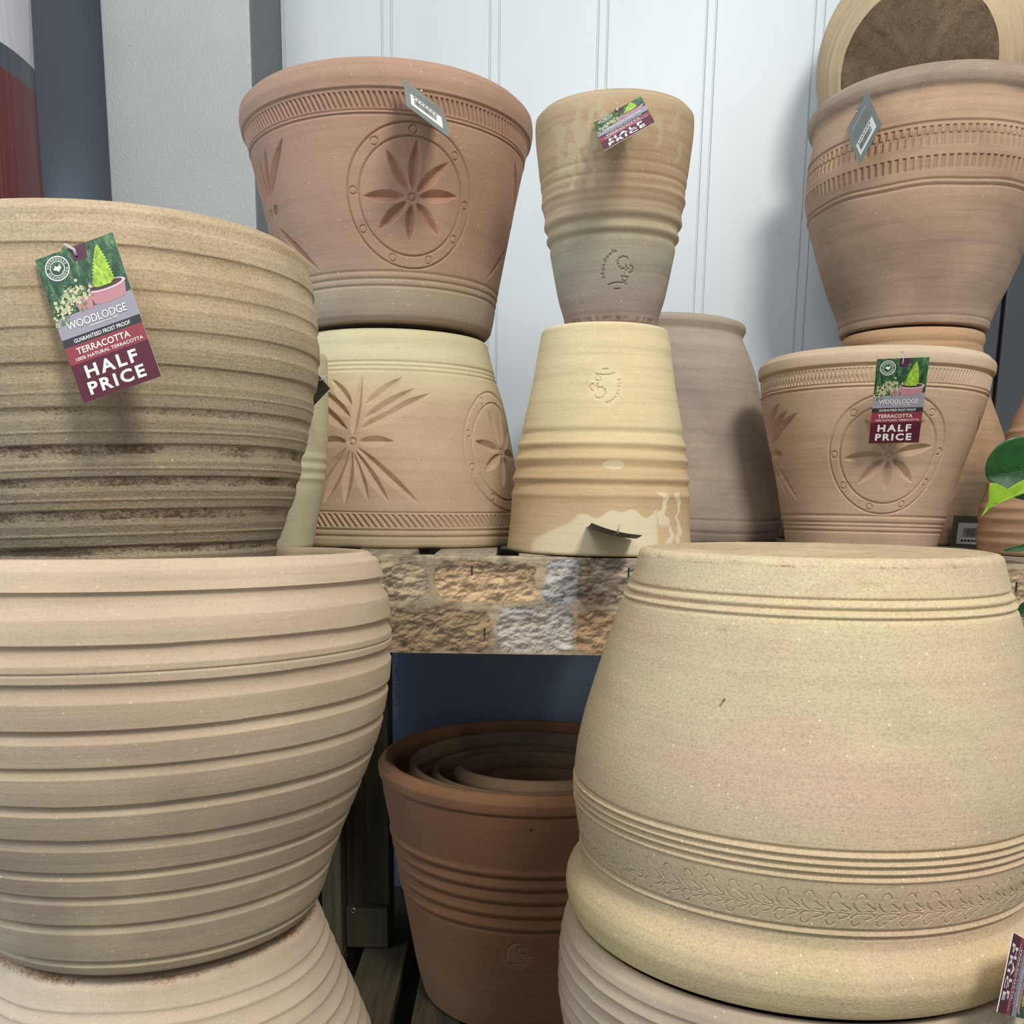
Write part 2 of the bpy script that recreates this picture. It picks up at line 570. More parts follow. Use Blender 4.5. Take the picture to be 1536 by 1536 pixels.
M_N1 = clay('red_terracotta', [(0, (146, 106, 74)), (.12, (142, 96, 62)), (.3, (142, 98, 68)), (.32, (162, 114, 78))], .32, sat=.9, streak=.1, mott=.12, speck=.1, paint=(160, 140, 116))  # nest clay darkened: shade under the shelf put into the colour
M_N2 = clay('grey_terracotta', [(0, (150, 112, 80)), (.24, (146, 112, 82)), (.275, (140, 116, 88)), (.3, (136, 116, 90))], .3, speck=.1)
M_RB = clay('brown_ribbed_clay', [(0, (196, 154, 122)), (.24, (188, 148, 118))], .24)
M_CR = clay('grey_cream_clay', [(0, (204, 196, 166)), (.2, (208, 198, 164))], .2, streak=.1)

# ------------------------------------------------------------------ pots
# -- sandy pot with sooty rings, standing inside the ribbed pot on the left
UL_R = [-.15, -.13, -.11, -.09, -.07, -.051, -.0427, -.0288, -.0181, -.0064, .0031, .0124, .0238, .0383, .0464, .0606, .0726, .0825, .0932, .106, .1165, .1286, .1423, .1549]


def d_ul(TH, H, Rr):
    G = [(-.147, -.138), (-.12, -.11), (-.09, -.08), (-.051, -.0427), (-.0288, -.0181), (-.0064, .0031), (.0124, .0238), (.0383, .0464), (.0606, .0726), (.0825, .0932), (.106, .1165), (.1286, .1423)]
    o = lapped(H, G, .0014, TH, .0006, 3)
    for hm in (.0080, .031, .0545, -.012, -.035):
        o += .0005 * np.exp(-((H - hm) / .0008) ** 2)
    o = np.where(H > .1549, groove(H, .158, .004, .0006), o)
    soil = .30 * (1 - smooth(H, .0, .09)) + .1 * (1 - smooth(H, .08, .13))
    wv = .0012 * np.sin(TH * 7) + .0008 * np.sin(TH * 19 + 1)
    for a, b, q in ((.0383, .0464, .8), (.0124, .0238, 1.0), (-.0064, .0031, 1.0), (-.0288, -.0181, 1.0), (-.051, -.0427, 1.0), (.0606, .0726, .6), (.0825, .0932, .3)):
        soil = np.maximum(soil, q * .62 * smooth(H + wv * .4, a + .0005, a + (b - a) * .45) * (1 - smooth(H, b - .0008, b)))
    return o, {'soil': soil}


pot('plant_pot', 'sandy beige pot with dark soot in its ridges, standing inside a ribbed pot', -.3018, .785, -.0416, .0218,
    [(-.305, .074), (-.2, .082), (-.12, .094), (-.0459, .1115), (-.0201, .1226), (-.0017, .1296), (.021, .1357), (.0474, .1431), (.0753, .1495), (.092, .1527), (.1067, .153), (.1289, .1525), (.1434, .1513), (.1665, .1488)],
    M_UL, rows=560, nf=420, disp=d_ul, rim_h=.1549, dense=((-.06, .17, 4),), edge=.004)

# -- ribbed pot below it
LL_R = [-.3343, -.3196, -.305, -.29, -.2733, -.2668, -.254, -.2477, -.2313, -.2228, -.2053, -.1979, -.1806, -.1731, -.1569, -.1485, -.1324, -.1204, -.1096, -.0978, -.0823, -.0667]


def d_ll(TH, H, Rr):
    G = [(-.0823, -.0667), (-.1096, -.0978), (-.1324, -.1204), (-.1569, -.1485), (-.1806, -.1731), (-.2053, -.1979), (-.2313, -.2228), (-.254, -.2477), (-.2733, -.2668), (-.2975, -.29), (-.325, -.3196)]
    o = lapped(H, G, .0026, TH, .0008, 5)
    o += groove(H + .0006 * np.sin(TH * 2), -.1148, .0006, .0012) * (np.sin(TH * 1.3 + 2.6) > 0)
    o = np.where(H > -.0667, 0.0012, o)
    return o, {}


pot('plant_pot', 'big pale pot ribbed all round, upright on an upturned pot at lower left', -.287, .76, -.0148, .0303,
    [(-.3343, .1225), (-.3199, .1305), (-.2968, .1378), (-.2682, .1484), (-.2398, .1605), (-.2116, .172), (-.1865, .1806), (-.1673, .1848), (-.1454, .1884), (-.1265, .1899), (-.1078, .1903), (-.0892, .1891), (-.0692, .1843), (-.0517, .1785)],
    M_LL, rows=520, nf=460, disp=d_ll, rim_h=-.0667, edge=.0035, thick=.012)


def d_ll2(TH, H, Rr):
    o, *_ = scallop(H, [-.645, -.6, -.585, -.565, -.55, -.53, -.515, -.495, -.483, -.465, -.452, -.437, -.424, -.411, -.397, -.385, -.37, -.36], 0.0022, TH, 0.0012, 9, 0.9)
    return o, {'soil': .60 * smooth(H, -.3475, -.3395)}


pot('plant_pot', 'upturned pinkish ribbed pot at the bottom left, carrying the pale ribbed pot', -.287, .76, 0, 0,
    [(-.645, .18), (-.61, .188), (-.55, .189), (-.50, .182), (-.4484, .1669), (-.4189, .1558), (-.3967, .147), (-.3776, .1403), (-.358, .1331), (-.3385, .1255)],
    M_LL2, inverted=True, rows=300, nf=360, disp=d_ll2, rim_h=-.62, edge=.006)


# -- big pinkish pot with a carved star, top of the stack
def d_p2(TH, H, Rr):
    out = np.zeros_like(TH); cut = np.zeros_like(TH)
    ropeband(TH, H, Rr, .3715, .3856, .0057, .42, .0030, out)
    cut += (out < -.0012) * 0.5
    medallion(TH, H, Rr, -73.7, .2945, .138, 1.0, out, cut)
    burst(TH, H, -151.4, .297, .138, 1.0, out, cut, lst=SPRAY)
    burst(TH, H, 4.0, .297, .138, 1.0, out, cut, True, lst=SPRAY)
    o = out + groove(H, .3694, .0012, .0014) + groove(H, .3665, .0012, .0014) + groove(H, .2246, .0016, .0012) + groove(H, .2177, .0014, .0014) + groove(H, .2107, .0014, .0016)
    o += 0.0022 * smooth(H, .3868, .3895) + 0.0012 * np.exp(-((H - .3678) / .0014) ** 2)
    o += groove(H, .1795, .0025, .0012)
    return o, {'cut': cut}


pot('plant_pot', 'large pinkish terracotta pot with a carved eight-petal star medallion, on a cream upturned pot', -.1445, 1.218, -.0142, .022,
    [(.1770, .1137), (.1830, .1161), (.2198, .1235), (.2453, .1285), (.2912, .1382), (.3364, .1479), (.3765, .1574), (.3897, .161), (.4014, .163), (.413, .162)],
    M_P2, rows=640, nf=860, disp=d_p2, rim_h=.3874, dense=((.365, .39, 2),), thick=.012, lip=.005)


# -- cream upturned pot with carved leaves
def d_d2(TH, H, Rr):
    out = np.zeros_like(TH); cut = np.zeros_like(TH)
    ropeband(TH, H, Rr, -.0383, -.0236, .0072, .8, .0028, out)
    burst(TH, H, -102.1, .0521, .141, 1.0, out, cut)
    medallion(TH, H, Rr, -24.4, .0464, .142, 1.0, out, cut, rot=12)
    o = out + groove(H, .1372, .0014, .0016) + groove(H, .1325, .0014, .0014) + groove(H, .1278, .0014, .0014)
    o += groove(H, -.0222, .0012, .0014) + groove(H, -.0411, .0014, .0016) + groove(H, -.0480, .0016, .0018)
    return o, {'cut': cut * .6}


pot('plant_pot', 'cream upturned pot with carved leaf bursts, under the large pinkish star pot', -.1450, 1.223, 0, 0,
    [(-.06, .157), (-.045, .1575), (.0, .1515), (.0485, .142), (.0966, .1319), (.1303, .1212), (.1734, .1095)],
    M_D2, inverted=True, rows=520, nf=760, disp=d_d2, rim_h=-.0425, dense=((-.05, -.02, 2),), edge=.005)

# the potter's pressed stamp: flower in a pot with lettering
_fl = []
for i in range(7):
    w = math.radians(60 + i * 38)
    cxx, cyy = 0.0070 + .0045 * math.cos(w), 0.0082 + .0040 * math.sin(w)
    _fl.append([(cxx + .0017 * math.cos(w - 1.5 + 3.0 * j / 6), cyy + .0017 * math.sin(w - 1.5 + 3.0 * j / 6)) for j in range(7)])
for i in range(4):
    w = math.radians(-70 + i * 45)
    cxx, cyy = 0.0135 + .0024 * math.cos(w), 0.0028 + .0022 * math.sin(w)
    _fl.append([(cxx + .0012 * math.cos(w - 1.5 + 3.0 * j / 6), cyy + .0012 * math.sin(w - 1.5 + 3.0 * j / 6)) for j in range(7)])
STAMP = _fl + [[(.0096, .006), (.0095, 0.0), (.0088, -.001)], [(.0118, .0035), (.0098, .0005)],
               [(.0056, -.0034), (.0126, -.0042), (.0100, -.0086), (.0078, -.0082), (.0056, -.0034)],
               [(-.0074, -.0112), (-.003, -.0096), (.004, -.0090), (.009, -.0096), (.0118, -.0106)],
               [(-.001, -.0146), (.0016, -.0150), (.0046, -.0143)]]
# "Handmade" written along a rising curve
_hm = [[(0, 0), (0, 2)], [(0, 1), (1, 1)], [(1, 0), (1, 2)],
       [(2, 1), (1.5, .7), (1.6, .1), (2.1, .1), (2.1, 1), (2.2, 0)],
       [(2.6, 0), (2.6, 1), (2.7, .8), (3.1, 1), (3.2, 0)],
       [(4.2, 2), (4.2, 0), (3.7, .2), (3.7, .9), (4.2, .9)],
       [(4.7, 0), (4.7, 1), (5.1, .9), (5.1, 0)], [(5.1, .9), (5.5, .9), (5.5, 0)],
       [(6.3, 1), (5.9, .8), (5.9, .1), (6.3, .1), (6.3, 1), (6.4, 0)],
       [(7.2, 2), (7.2, 0), (6.8, .2), (6.8, .9), (7.2, .9)],
       [(7.6, .5), (8.1, .6), (8.0, 1), (7.6, .9), (7.6, .1), (8.1, .1)]]
for P in _hm:
    q = []
    for x, y in P:
        w = math.radians(196 - x * 11.5)
        rr = .0150 + y * .0013
        q.append((.0035 + rr * math.cos(w), .0005 + rr * math.sin(w) * 1.15))
    STAMP.append(q)


def stamp(TH, H, deg, hc, r0, out, flip=False, sc=1.0, depth=.0016, pad=None):
    SX = dang(TH, deg) * r0; HY = H - hc
    sg = -1 if flip else 1
    P = [[(sg * x * sc, sg * y * sc) for x, y in p] for p in STAMP]
    strokes(SX, HY, P, .00048 * sc + .0001, depth, out)
    if pad is not None:
        e = np.hypot(SX / (.0175 * sc), (HY + sg * 0.0) / (.0225 * sc))
        pad[:] = np.maximum(pad, .35 * (1 - smooth(e, .85, 1.0)))


def streaky(TH, H, spec):
    """run-down splashes of pale slip: (deg, h_top, h_bottom, half width deg)"""
    s = np.zeros_like(TH)
    for i, (dg, a, b, w) in enumerate(spec):
        x = np.degrees(dang(TH, dg)) + 1.6 * np.sin(H * 260 + i) + .8 * np.sin(H * 610 + 2 * i)
        ww = w * (0.75 + 0.35 * np.sin(H * 170 + 1.7 * i))
        s = np.maximum(s, (1 - smooth(np.abs(x), ww * .8, ww)) * smooth(H, b - .003, b + .003) * (1 - smooth(H, a - .002, a + .002)))
    return s


def d_p3(TH, H, Rr):
    out = np.zeros_like(TH)
    stamp(TH, H, -91.6, .2116, .057, out)
    sl = streaky(TH, H, [(-138, .345, .30, 6), (-121, .36, .30, 5), (-112, .352, .285, 4), (-128, .325, .285, 5), (-104, .36, .315, 4), (-86, .352, .31, 3), (-76, .345, .325, 8), (-62, .345, .32, 4), (-48, .355, .335, 5), (-40, .33, .31, 3)])
    sl = np.maximum(sl, smooth(H, .356, .362) * .9)
    o = out
    for h, d in ((.3072, .0006), (.2972, .0008)):
        o = o + groove(H, h, .002, d)
    bead = 0
    for h, a in ((.2854, .0014), (.2650, .0016), (.2515, .0016)):
        bead = bead + a * np.exp(-((H - h) / .0032) ** 2)
    o = o + bead + groove(H, .2745, .003, .0009) + groove(H, .258, .003, .0009) + groove(H, .2455, .003, .0012)
    nn = sum(np.sin(TH * f + p) for f, p in ((7, .3), (17, 1.), (29, 2.), (41, .7)))
    o = o - (.0010 + .0006 * nn) * (1 - smooth(H, .170, .1745)) 
    return o, {'slip': sl, 'cut': np.zeros_like(TH)}


pot('plant_pot', 'slim tapering tan pot with pale drips, upright on the cream tapered pot at centre', .0997, 1.07, -.016, -.0051,
    [(.1675, .0475), (.1748, .0482), (.195, .054), (.2301, .0612), (.2569, .0662), (.2701, .0688), (.296, .072), (.3215, .0752), (.3563, .0784), (.3645, .078)],
    M_P3, rows=560, nf=560, disp=d_p3, rim_h=.3585, thick=.009, edge=.0025)


def d_p4(TH, H, Rr):
    out = np.zeros_like(TH); pad = np.zeros_like(TH)
    stamp(TH, H, -92.3, .1055, .0757, out, flip=True, pad=pad)
    deg = np.degrees(dang(TH, -90))
    # splash of pale slip near the rim
    edge = -.018 + .0035 * np.sin(deg * .16) + .002 * np.sin(deg * .43 + 1) + np.where(deg > 22, .010 * smooth(deg, 24, 38), 0)
    sl = (1 - smooth(H, edge - .0008, edge + .0008)) * smooth(deg, -21 - 30 * smooth(-H, .02, .05), -15 - 30 * smooth(-H, .02, .05)) * (1 - smooth(deg, 30, 34))
    sl = np.maximum(sl, streaky(TH, H, [(-52.6, .003, -.03, 5), (-38, .003, -.06, 3), (-47, -.03, -.06, 3)]))
    sl = np.maximum(sl, .8 * (np.hypot(dang(TH, -87) * .0925 / .011, (H - .029) / .0045) < 1))
    sl = np.maximum(sl, pad)
    o = out
    for h, a in ((.0607, -.0016), (.0500, .0016), (.0435, -.0012), (.0350, .0018), (.0263, -.0014), (.0160, .0016), (.0091, -.0014), (-.0005, .0012)):
        o = o + a * np.exp(-((H - h) / .0034) ** 2)
    return o, {'slip': sl}


pot('plant_pot', 'cream tapered pot turned upside down at the shelf front, carrying the slim tan pot', .0914, 1.075, 0, 0,
    [(-.0598, .099), (-.0385, .0966), (0, .0936), (.025, .0915), (.0458, .088), (.0624, .0850), (.1135, .0742), (.1578, .0668), (.1665, .065)],
    M_P4, inverted=True, rows=520, nf=600, disp=d_p4, rim_h=-.052, edge=.004)


# -- dusky pink jar behind
def d_pk(TH, H, Rr):
    o = groove(H, -.028 + .004 * np.sin(TH * 2), .0015, .0012) + groove(H, -.045 + .003 * np.sin(TH * 3 + 1), .002, .0012)
    return o, {}


pot('plant_pot', 'dusky pink jar standing upside down behind the cream tapered pot', .1891, 1.45, 0, 0,
    [(-.06, .186), (-.0384, .191), (-.0218, .19), (.0328, .1785), (.0815, .1675), (.1192, .1572), (.1593, .1468), (.19, .1343), (.205, .1275), (.2125, .1243), (.217, .1262), (.2225, .1285), (.2305, .1275)],
    M_PK, inverted=True, rows=260, nf=260, disp=d_pk, rim_h=-.04, edge=.005)


# -- small carved pot on the right
def d_r3(TH, H, Rr):
    out = np.zeros_like(TH); cut = np.zeros_like(TH)
    ropeband(TH, H, Rr, .1205, .1352, .0046, -.30, .0022, out, cross=1)
    medallion(TH, H, Rr, -96.9, .0446, .1105, .965, out, cut, rot=-5)
    burst(TH, H, 174.5, .0486, .112, .82, out, cut)
    burst(TH, H, -8.0, .0486, .112, .82, out, cut)
    o = out + groove(H, .1368, .0013, .0018) + groove(H, .1188, .0013, .0014) + groove(H, .1150, .0012, .0012)
    o += .0024 * smooth(H, .1372, .1405) + .0010 * np.exp(-((H - .1170) / .0014) ** 2)
    o += groove(H, -.0222, .0014, .0014) + groove(H, -.0300, .0014, .0014) + groove(H, -.0343, .0012, .0012) + groove(H, -.0398, .0012, .0014)
    return o, {'cut': cut * .7}


pot('plant_pot', 'small terracotta pot with a carved star circle behind its price tag', .423, 1.22, .01, .0243,
    [(-.058, .087), (-.0437, .0897), (-.0299, .0932), (.0122, .102), (.0474, .111), (.078, .1192), (.1164, .1275), (.1365, .1298), (.1470, .1306), (.1535, .130)],
    M_R3, rows=520, nf=760, disp=d_r3, rim_h=.1385, dense=((.112, .14, 2),), thick=.011, lip=.005)


# -- wide pot with stamped bands, upper right
def d_r2(TH, H, Rr):
    out = np.zeros_like(TH)
    deg = np.degrees(dang(TH, -100.8))
    pitch = 3.35
    def slots(h0, h1, ph, wd, d):
        t = (deg / pitch + ph) % 1.0
        ink = (1 - smooth(np.abs(t - .5), wd, wd + .1)) * smooth(H, h0, h0 + .0009) * (1 - smooth(H, h1 - .0009, h1))
        np.minimum(out, -d * ink, out=out)
    j = .0008 * np.sin(TH * 9)
    H0 = H
    slots(.4432, .4555, 0.0, .20, .0024)
    slots(.4310, .4462, 0.42, .20, .0020)
    slots(.4045, .4205, 0.2, .20, .0026)
    o = out + groove(H, .4594 + j * .4, .0014, .0016) + .0012 * np.exp(-((H - .4625) / .002) ** 2)
    o += groove(H, .3933 + j, .0016, .0022) + .0014 * np.exp(-((H - .3900 - j) / .0016) ** 2) + groove(H, .3862 + j, .0012, .0014)
    o += groove(H, .240, .0018, .0010)
    return o, {'cut': np.clip(-out / .0024, 0, 1) * .9}


pot('plant_pot', 'wide grey-rimmed pot with bands of stamped slots, high on the right', .5674, 1.48, -.0038, .0217,
    [(.2296, .0995), (.2485, .1035), (.2883, .1196), (.3399, .1378), (.391, .1529), (.4236, .1587), (.4412, .1584), (.4750, .1540), (.4960, .1515), (.5010, .1525), (.508, .158), (.516, .1604), (.5225, .1595), (.527, .157)],
    M_R2, rows=560, nf=620, disp=d_r2, rim_h=.4985, dense=((.385, .465, 2.2),), thick=.013, lip=.004, edge=.003)


def d_rp(TH, H, Rr):
    return .0012 * np.exp(-((H - .218) / .005) ** 2) + groove(H, .209, .002, .0014), {}


pot('plant_pot', 'upturned orange-buff pot behind the small carved pot, carrying the wide stamped pot', .5655, 1.48, 0, 0,
    [(-.06, .172), (0, .158), (.0691, .1381), (.0865, .1323), (.1503, .1068), (.2, .0945), (.2108, .0943), (.2275, .0945)],
    M_RP, inverted=True, rows=160, nf=160, disp=d_rp, rim_h=-.045)

# -- pot lying on its side in the wide pot
ax = np.array([.40, .83, .39]); ax /= np.linalg.norm(ax)
uu = np.array([1.0, 0, 0]) - ax * ax[0]; uu /= np.linalg.norm(uu); vv = np.cross(ax, uu)
oc = at(1376, 104, 1.47)
MS = Matrix(((uu[0], vv[0], ax[0], oc[0]), (uu[1], vv[1], ax[1], oc[1]), (uu[2], vv[2], ax[2], oc[2] + ZC), (0, 0, 0, 1)))


def d_st(TH, H, Rr):
    o = 0
    for h in (.012, .027, .042, .056, .07, .085, .10, .12, .14):
        o = o + .0030 * np.exp(-((H - h) / .0026) ** 2)
    return o + 0 * TH, {}


def b_st(V):
    r = np.hypot(V[:, 0], V[:, 1])
    V = V.copy()
    V[:, 2] += .0016 * np.sin(V[:, 0] * 160 + np.sin(V[:, 1] * 90)) * np.sin(V[:, 1] * 130 + 1) * (r < .1)
    return V


pot('plant_pot', 'pale pot lying on its side with a soiled brown base facing out, top right', 0, 0, 0, 0,
    [(0, .1035), (.008, .112), (.02, .121), (.05, .134), (.10, .148), (.15, .152), (.165, .151)], M_ST, rows=200, nf=240, disp=d_st, base_mat=M_STB, matrix=MS, rim_h=.15, edge=.004, base_disp=b_st)

# -- big yellow upturned pot in front
_fl2 = []
for k in (0,):
    _fl2 = [[(-.0032, -.2498), (-.0030, -.2462), (-.0012, -.2440), (.0010, -.2442), (.0026, -.2464), (.0030, -.2482)],
            [(-.0046, -.2512), (-.0036, -.2540), (-.0010, -.2566), (.0006, -.2572)],
            [(.0036, -.2512), (.0066, -.2536), (.0092, -.2552), (.0094, -.2564), (.0070, -.2570), (.0040, -.2564)],
            [(-.0052, -.2622), (-.0040, -.2602), (-.0016, -.2588), (.0004, -.2586)],
            [(.0030, -.2584), (.0062, -.2582), (.0092, -.2590), (.0088, -.2604), (.0056, -.2620), (.0034, -.2628)],
            [(-.0046, -.2640), (-.0042, -.2662), (-.0028, -.2674)], [(.0006, -.2650), (-.0006, -.2668), (-.0018, -.2674)]]


BRM = [(-.1353, -125.78), (-.1303, -124.79), (-.0867, -128.2), (-.0557, -92.5), (-.0714, -138.1)]


def d_br(TH, H, Rr):
    out = np.zeros_like(TH)
    pitch = math.radians(5.15)
    x0 = dang(TH, -92.9)
    cell = (x0 + pitch * .35) % pitch - pitch * .35
    m = (H > -.271) & (H < -.241)
    rows_ = np.where(m.any(1))[0]
    if len(rows_):
        a, b = rows_[0], rows_[-1] + 1
        fade = .85 + .15 * np.sin(x0[a:b] * 7 + 1.0)
        sub = np.zeros_like(out[a:b])
        for sh in (0, pitch):
            strokes((cell[a:b] - (pitch if sh else 0)) * .1735, H[a:b], _fl2, .00034, .0010, sub)
        out[a:b] = sub * fade
    o = out
    for h, w, d in ((-.0648, .0013, .0019), (-.0714, .0013, .0017), (-.0770, .0013, .0015)):
        o = o + groove(H, h, w, d)
    for h in (-.0681, -.0743):
        o = o + .0010 * np.exp(-((H - h) / .0016) ** 2)
    for h, d in ((-.2172, .0020), (-.2226, .0020), (-.2278, .0020), (-.2330, .0022)):
        o = o + groove(H, h, .0014, d)
    for h in (-.2199, -.2252, -.2304, -.2358):
        o = o + .0010 * np.exp(-((H - h) / .0014) ** 2)
    o = o + groove(H, -.2712, .0012, .0016) + .0012 * np.exp(-((H + .2740) / .0012) ** 2) + groove(H, -.2765, .0012, .0012)
    mk = np.zeros_like(TH)
    SX = dang(TH, BRM[0][1]) * .165
    strokes(SX, H, [[(0, BRM[0][0]), ((BRM[1][1] - BRM[0][1]) * PI / 180 * .165, BRM[1][0])]], .0005, .003, mk)
    for hh_, dd_ in BRM[2:]:
        mk -= .0006 * np.exp(-((dang(TH, dd_) * .16 / .008) ** 2 + ((H - hh_) / .0028) ** 2)) * (1 + np.sin(TH * 331 + 2 * np.sin(TH * 900)) * np.sin(H * 2900))
    o = o + mk
    nn = sum(np.sin(TH * f + p) for f, p in ((5, .3), (11, 1.), (23, 2.), (47, .7)))
    o = o + .0003 * nn * smooth(H, -.045, -.04)
    return o, {'soil': .34 * smooth(H, -.046, -.040) + .46 * np.exp(-((H + .0445) / .0014) ** 2)}


def b_br(V):
    V = V.copy()
    r = np.hypot(V[:, 0], V[:, 1])
    V[:, 2] += .0010 * np.sin(V[:, 0] * 90 + 2 * np.sin(V[:, 1] * 50)) * (r < .118)
    return V


pot('plant_pot', 'big yellowish barrel pot standing upside down in front, with thick rolled rim and leafy band', .2286, .76, -.0052, .0069,
    [(-.3335, .172), (-.329, .1772), (-.3205, .1812), (-.3096, .1838), (-.3025, .1832), (-.2955, .1805), (-.2895, .1755), (-.2845, .1722), (-.2790, .1716), (-.2750, .1724), (-.2619, .1748), (-.238, .1782), (-.2223, .1789), (-.2016, .1776), (-.1711, .172), (-.1459, .1651), (-.1085, .1538), (-.0777, .1437), (-.0667, .1391), (-.0385, .1308)],
    M_BR, inverted=True, rows=820, nf=1300, span=1.42, disp=d_br, rim_h=-.2795, base_mat=M_BRB, dense=((-.275, -.212, 3), (-.08, -.06, 2)), edge=.005, base_disp=b_br, thick=.014)

RIB_R = [-.645, -.62, -.605, -.59, -.572, -.556, -.541, -.526, -.511, -.496, -.481, -.468, -.455, -.443, -.431, -.419, -.406, -.394, -.381, -.368, -.356, -.346]


def d_rib(TH, H, Rr):
    o, *_ = scallop(H, RIB_R, 0.0030, TH, 0.0009, 15)
    return o, {}


pot('plant_pot', 'grey-pink ribbed pot at the bottom right, under the big yellowish barrel pot', .2286, .76, 0, 0,
    [(-.645, .122), (-.60, .136), (-.55, .152), (-.50, .167), (-.4405, .1805), (-.4318, .1822), (-.3971, .187), (-.3748, .187), (-.3525, .185), (-.3392, .181)],
    M_RIB, rows=360, nf=420, disp=d_rib, rim_h=-.346, edge=.003)


# -- nest of terracotta pots on the slats under the shelf
def d_n1(TH, H, Rr):
    out = np.zeros_like(TH)
    stamp(TH, H, -96.3, -.5306, .165, out, sc=1.0, depth=.0012)
    o = out
    for h in (-.4225, -.4390, -.4565, -.4745, -.4920):
        o = o + .0022 * np.exp(-((H - h) / .0042) ** 2) + groove(H, h - .0075, .0022, .0012)
    o = o + .0030 * smooth(H, -.3525, -.347)
    o = np.where(np.hypot(dang(TH, -90.8) * .19, H + .366) < .0022, -.003, o)
    SX = dang(TH, -96.3) * .165; HY = H + .5306
    sl = .3 * (1 - smooth(np.hypot(SX / .020, HY / .020), .8, 1))
    return o, {'slip': sl}


NX, NY = .027, 1.23
pot('plant_pot', 'outermost red terracotta pot of the nest on the slats under the shelf', NX, NY, 0, 0,
    [(-.645, .1385), (-.6131, .147), (-.536, .161), (-.4846, .1698), (-.452, .175), (-.4047, .1838), (-.3499, .1925), (-.333, .1935)],
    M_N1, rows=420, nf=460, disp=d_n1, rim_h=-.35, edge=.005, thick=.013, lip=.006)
for lab, rt, zt, zb, rbm, dx, dy, ty in (('second pot from outside in the dark nest under the shelf', .1625, -.3404, -.6335, .108, 0, 0, 0),
                                         ('third pot from outside in the dark nest under the shelf', .137, -.3520, -.622, .086, .002, -.004, .03),
                                         ('fourth pot from outside in the dark nest under the shelf', .1065, -.3500, -.608, .060, .006, -.014, .075),
                                         ('innermost and smallest pot of the dark nest under the shelf', .0735, -.3660, -.592, .040, .008, -.012, .075)):
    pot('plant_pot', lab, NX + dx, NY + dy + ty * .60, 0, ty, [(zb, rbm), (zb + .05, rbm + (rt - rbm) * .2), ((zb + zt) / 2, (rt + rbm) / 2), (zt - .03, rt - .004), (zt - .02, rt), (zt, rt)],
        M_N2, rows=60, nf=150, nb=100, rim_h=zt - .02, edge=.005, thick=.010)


# -- partly seen pots
def d_rb(TH, H, Rr):
    o = 0 * TH
    for h in (.075, .055, .035, .018, -.008, -.02, -.034, -.046):
        o = o + .0016 * np.exp(-((H - h) / .0035) ** 2)
    return o, {}


pot('plant_pot', 'brown ribbed pot cut off by the right edge of the photo, behind the green leaves', .64, 1.13, 0, 0,
    [(-.06, .104), (-.0433, .105), (-.0183, .1055), (-.0031, .1040), (.0114, .101), (.0687, .0862), (.0813, .083), (.1062, .0745), (.17, .055)],
    M_RB, inverted=True, rows=200, nf=200, disp=d_rb, rim_h=-.05)


def d_cr(TH, H, Rr):
    o = 0 * TH
    for h in (.022, .032, .012):
        o = o + .0014 * np.exp(-((H - h) / .003) ** 2)
    return o, {}


pot('plant_pot', 'grey-cream upright pot mostly hidden behind the sandy sooty pot, left end of the shelf', -.276, 1.030, 0, 0,
    [(-.06, .0662), (-.0102, .0759), (.0232, .081), (.0339, .082), (.0568, .0848), (.105, .0856), (.1269, .0856), (.1375, .0835)],
    M_CR, rows=160, nf=160, disp=d_cr, rim_h=.112, edge=.006)

# ------------------------------------------------------------------ tags
TEXT = {}


def text_mesh(s, bold=0.0, spacing=1.0):
    key = (s, bold, spacing)
    if key in TEXT:
        return TEXT[key]
    cu = bpy.data.curves.new('text', 'FONT')
    cu.body = s; cu.align_x = 'CENTER'; cu.align_y = 'CENTER'; cu.offset = bold; cu.space_character = spacing; cu.resolution_u = 3
    o = bpy.data.objects.new('text', cu)
    COL.objects.link(o)
    bpy.context.view_layer.update()
    me = bpy.data.meshes.new_from_object(o.evaluated_get(bpy.context.evaluated_depsgraph_get()))
    v = np.array([tuple(p.co) for p in me.vertices]); f = [tuple(p.vertices) for p in me.polygons]
    bpy.data.objects.remove(o); bpy.data.curves.remove(cu); bpy.data.meshes.remove(me)
    mn, mx = v.min(0), v.max(0)
    v = (v - (mn + mx) / 2) / (mx - mn + 1e-9)
    TEXT[key] = (v[:, :2], f)
    return TEXT[key]


M_CARD = plain('white_card', (226, 218, 204), .45, .4)
M_MAROON = plain('maroon_print', (92, 30, 50), .42, .45)
M_RED = plain('dull_red_print', (150, 62, 72), .42, .45)
M_BLK = plain('charcoal_print', (52, 54, 58), .42, .45)
M_WHITE = plain('white_print', (246, 244, 240), .5, .3)
M_PAVE = plain('grey_paving_print', (160, 154, 166), .42, .45)
M_PINKPOT = plain('pink_pot_print', (196, 138, 146), .42, .45)
M_PINKRIM = plain('pale_pot_rim_print', (226, 196, 204), .42, .45)
M_BUSH = plain('pale_flower_print', (206, 206, 164), .42, .45)
M_BUSHG = plain('bush_leaf_print', (112, 136, 92), .42, .45)
M_DOOR = plain('purple_door_print', (88, 42, 70), .42, .45)
M_SOILP = plain('soil_print', (78, 62, 54), .42, .45)
M_GREYTAG = plain('grey_green_card', (128, 134, 126), .5, .4)
M_DARKTAG = plain('darkened_grey_card', (92, 92, 84), .5, .3)  # grey-green card darkened: the underside's shade put into the colour
M_INK = plain('black_ink', (40, 38, 38), .5, .3)
M_TIE = plain('clear_plastic_tie', (196, 190, 176), .3, .5)

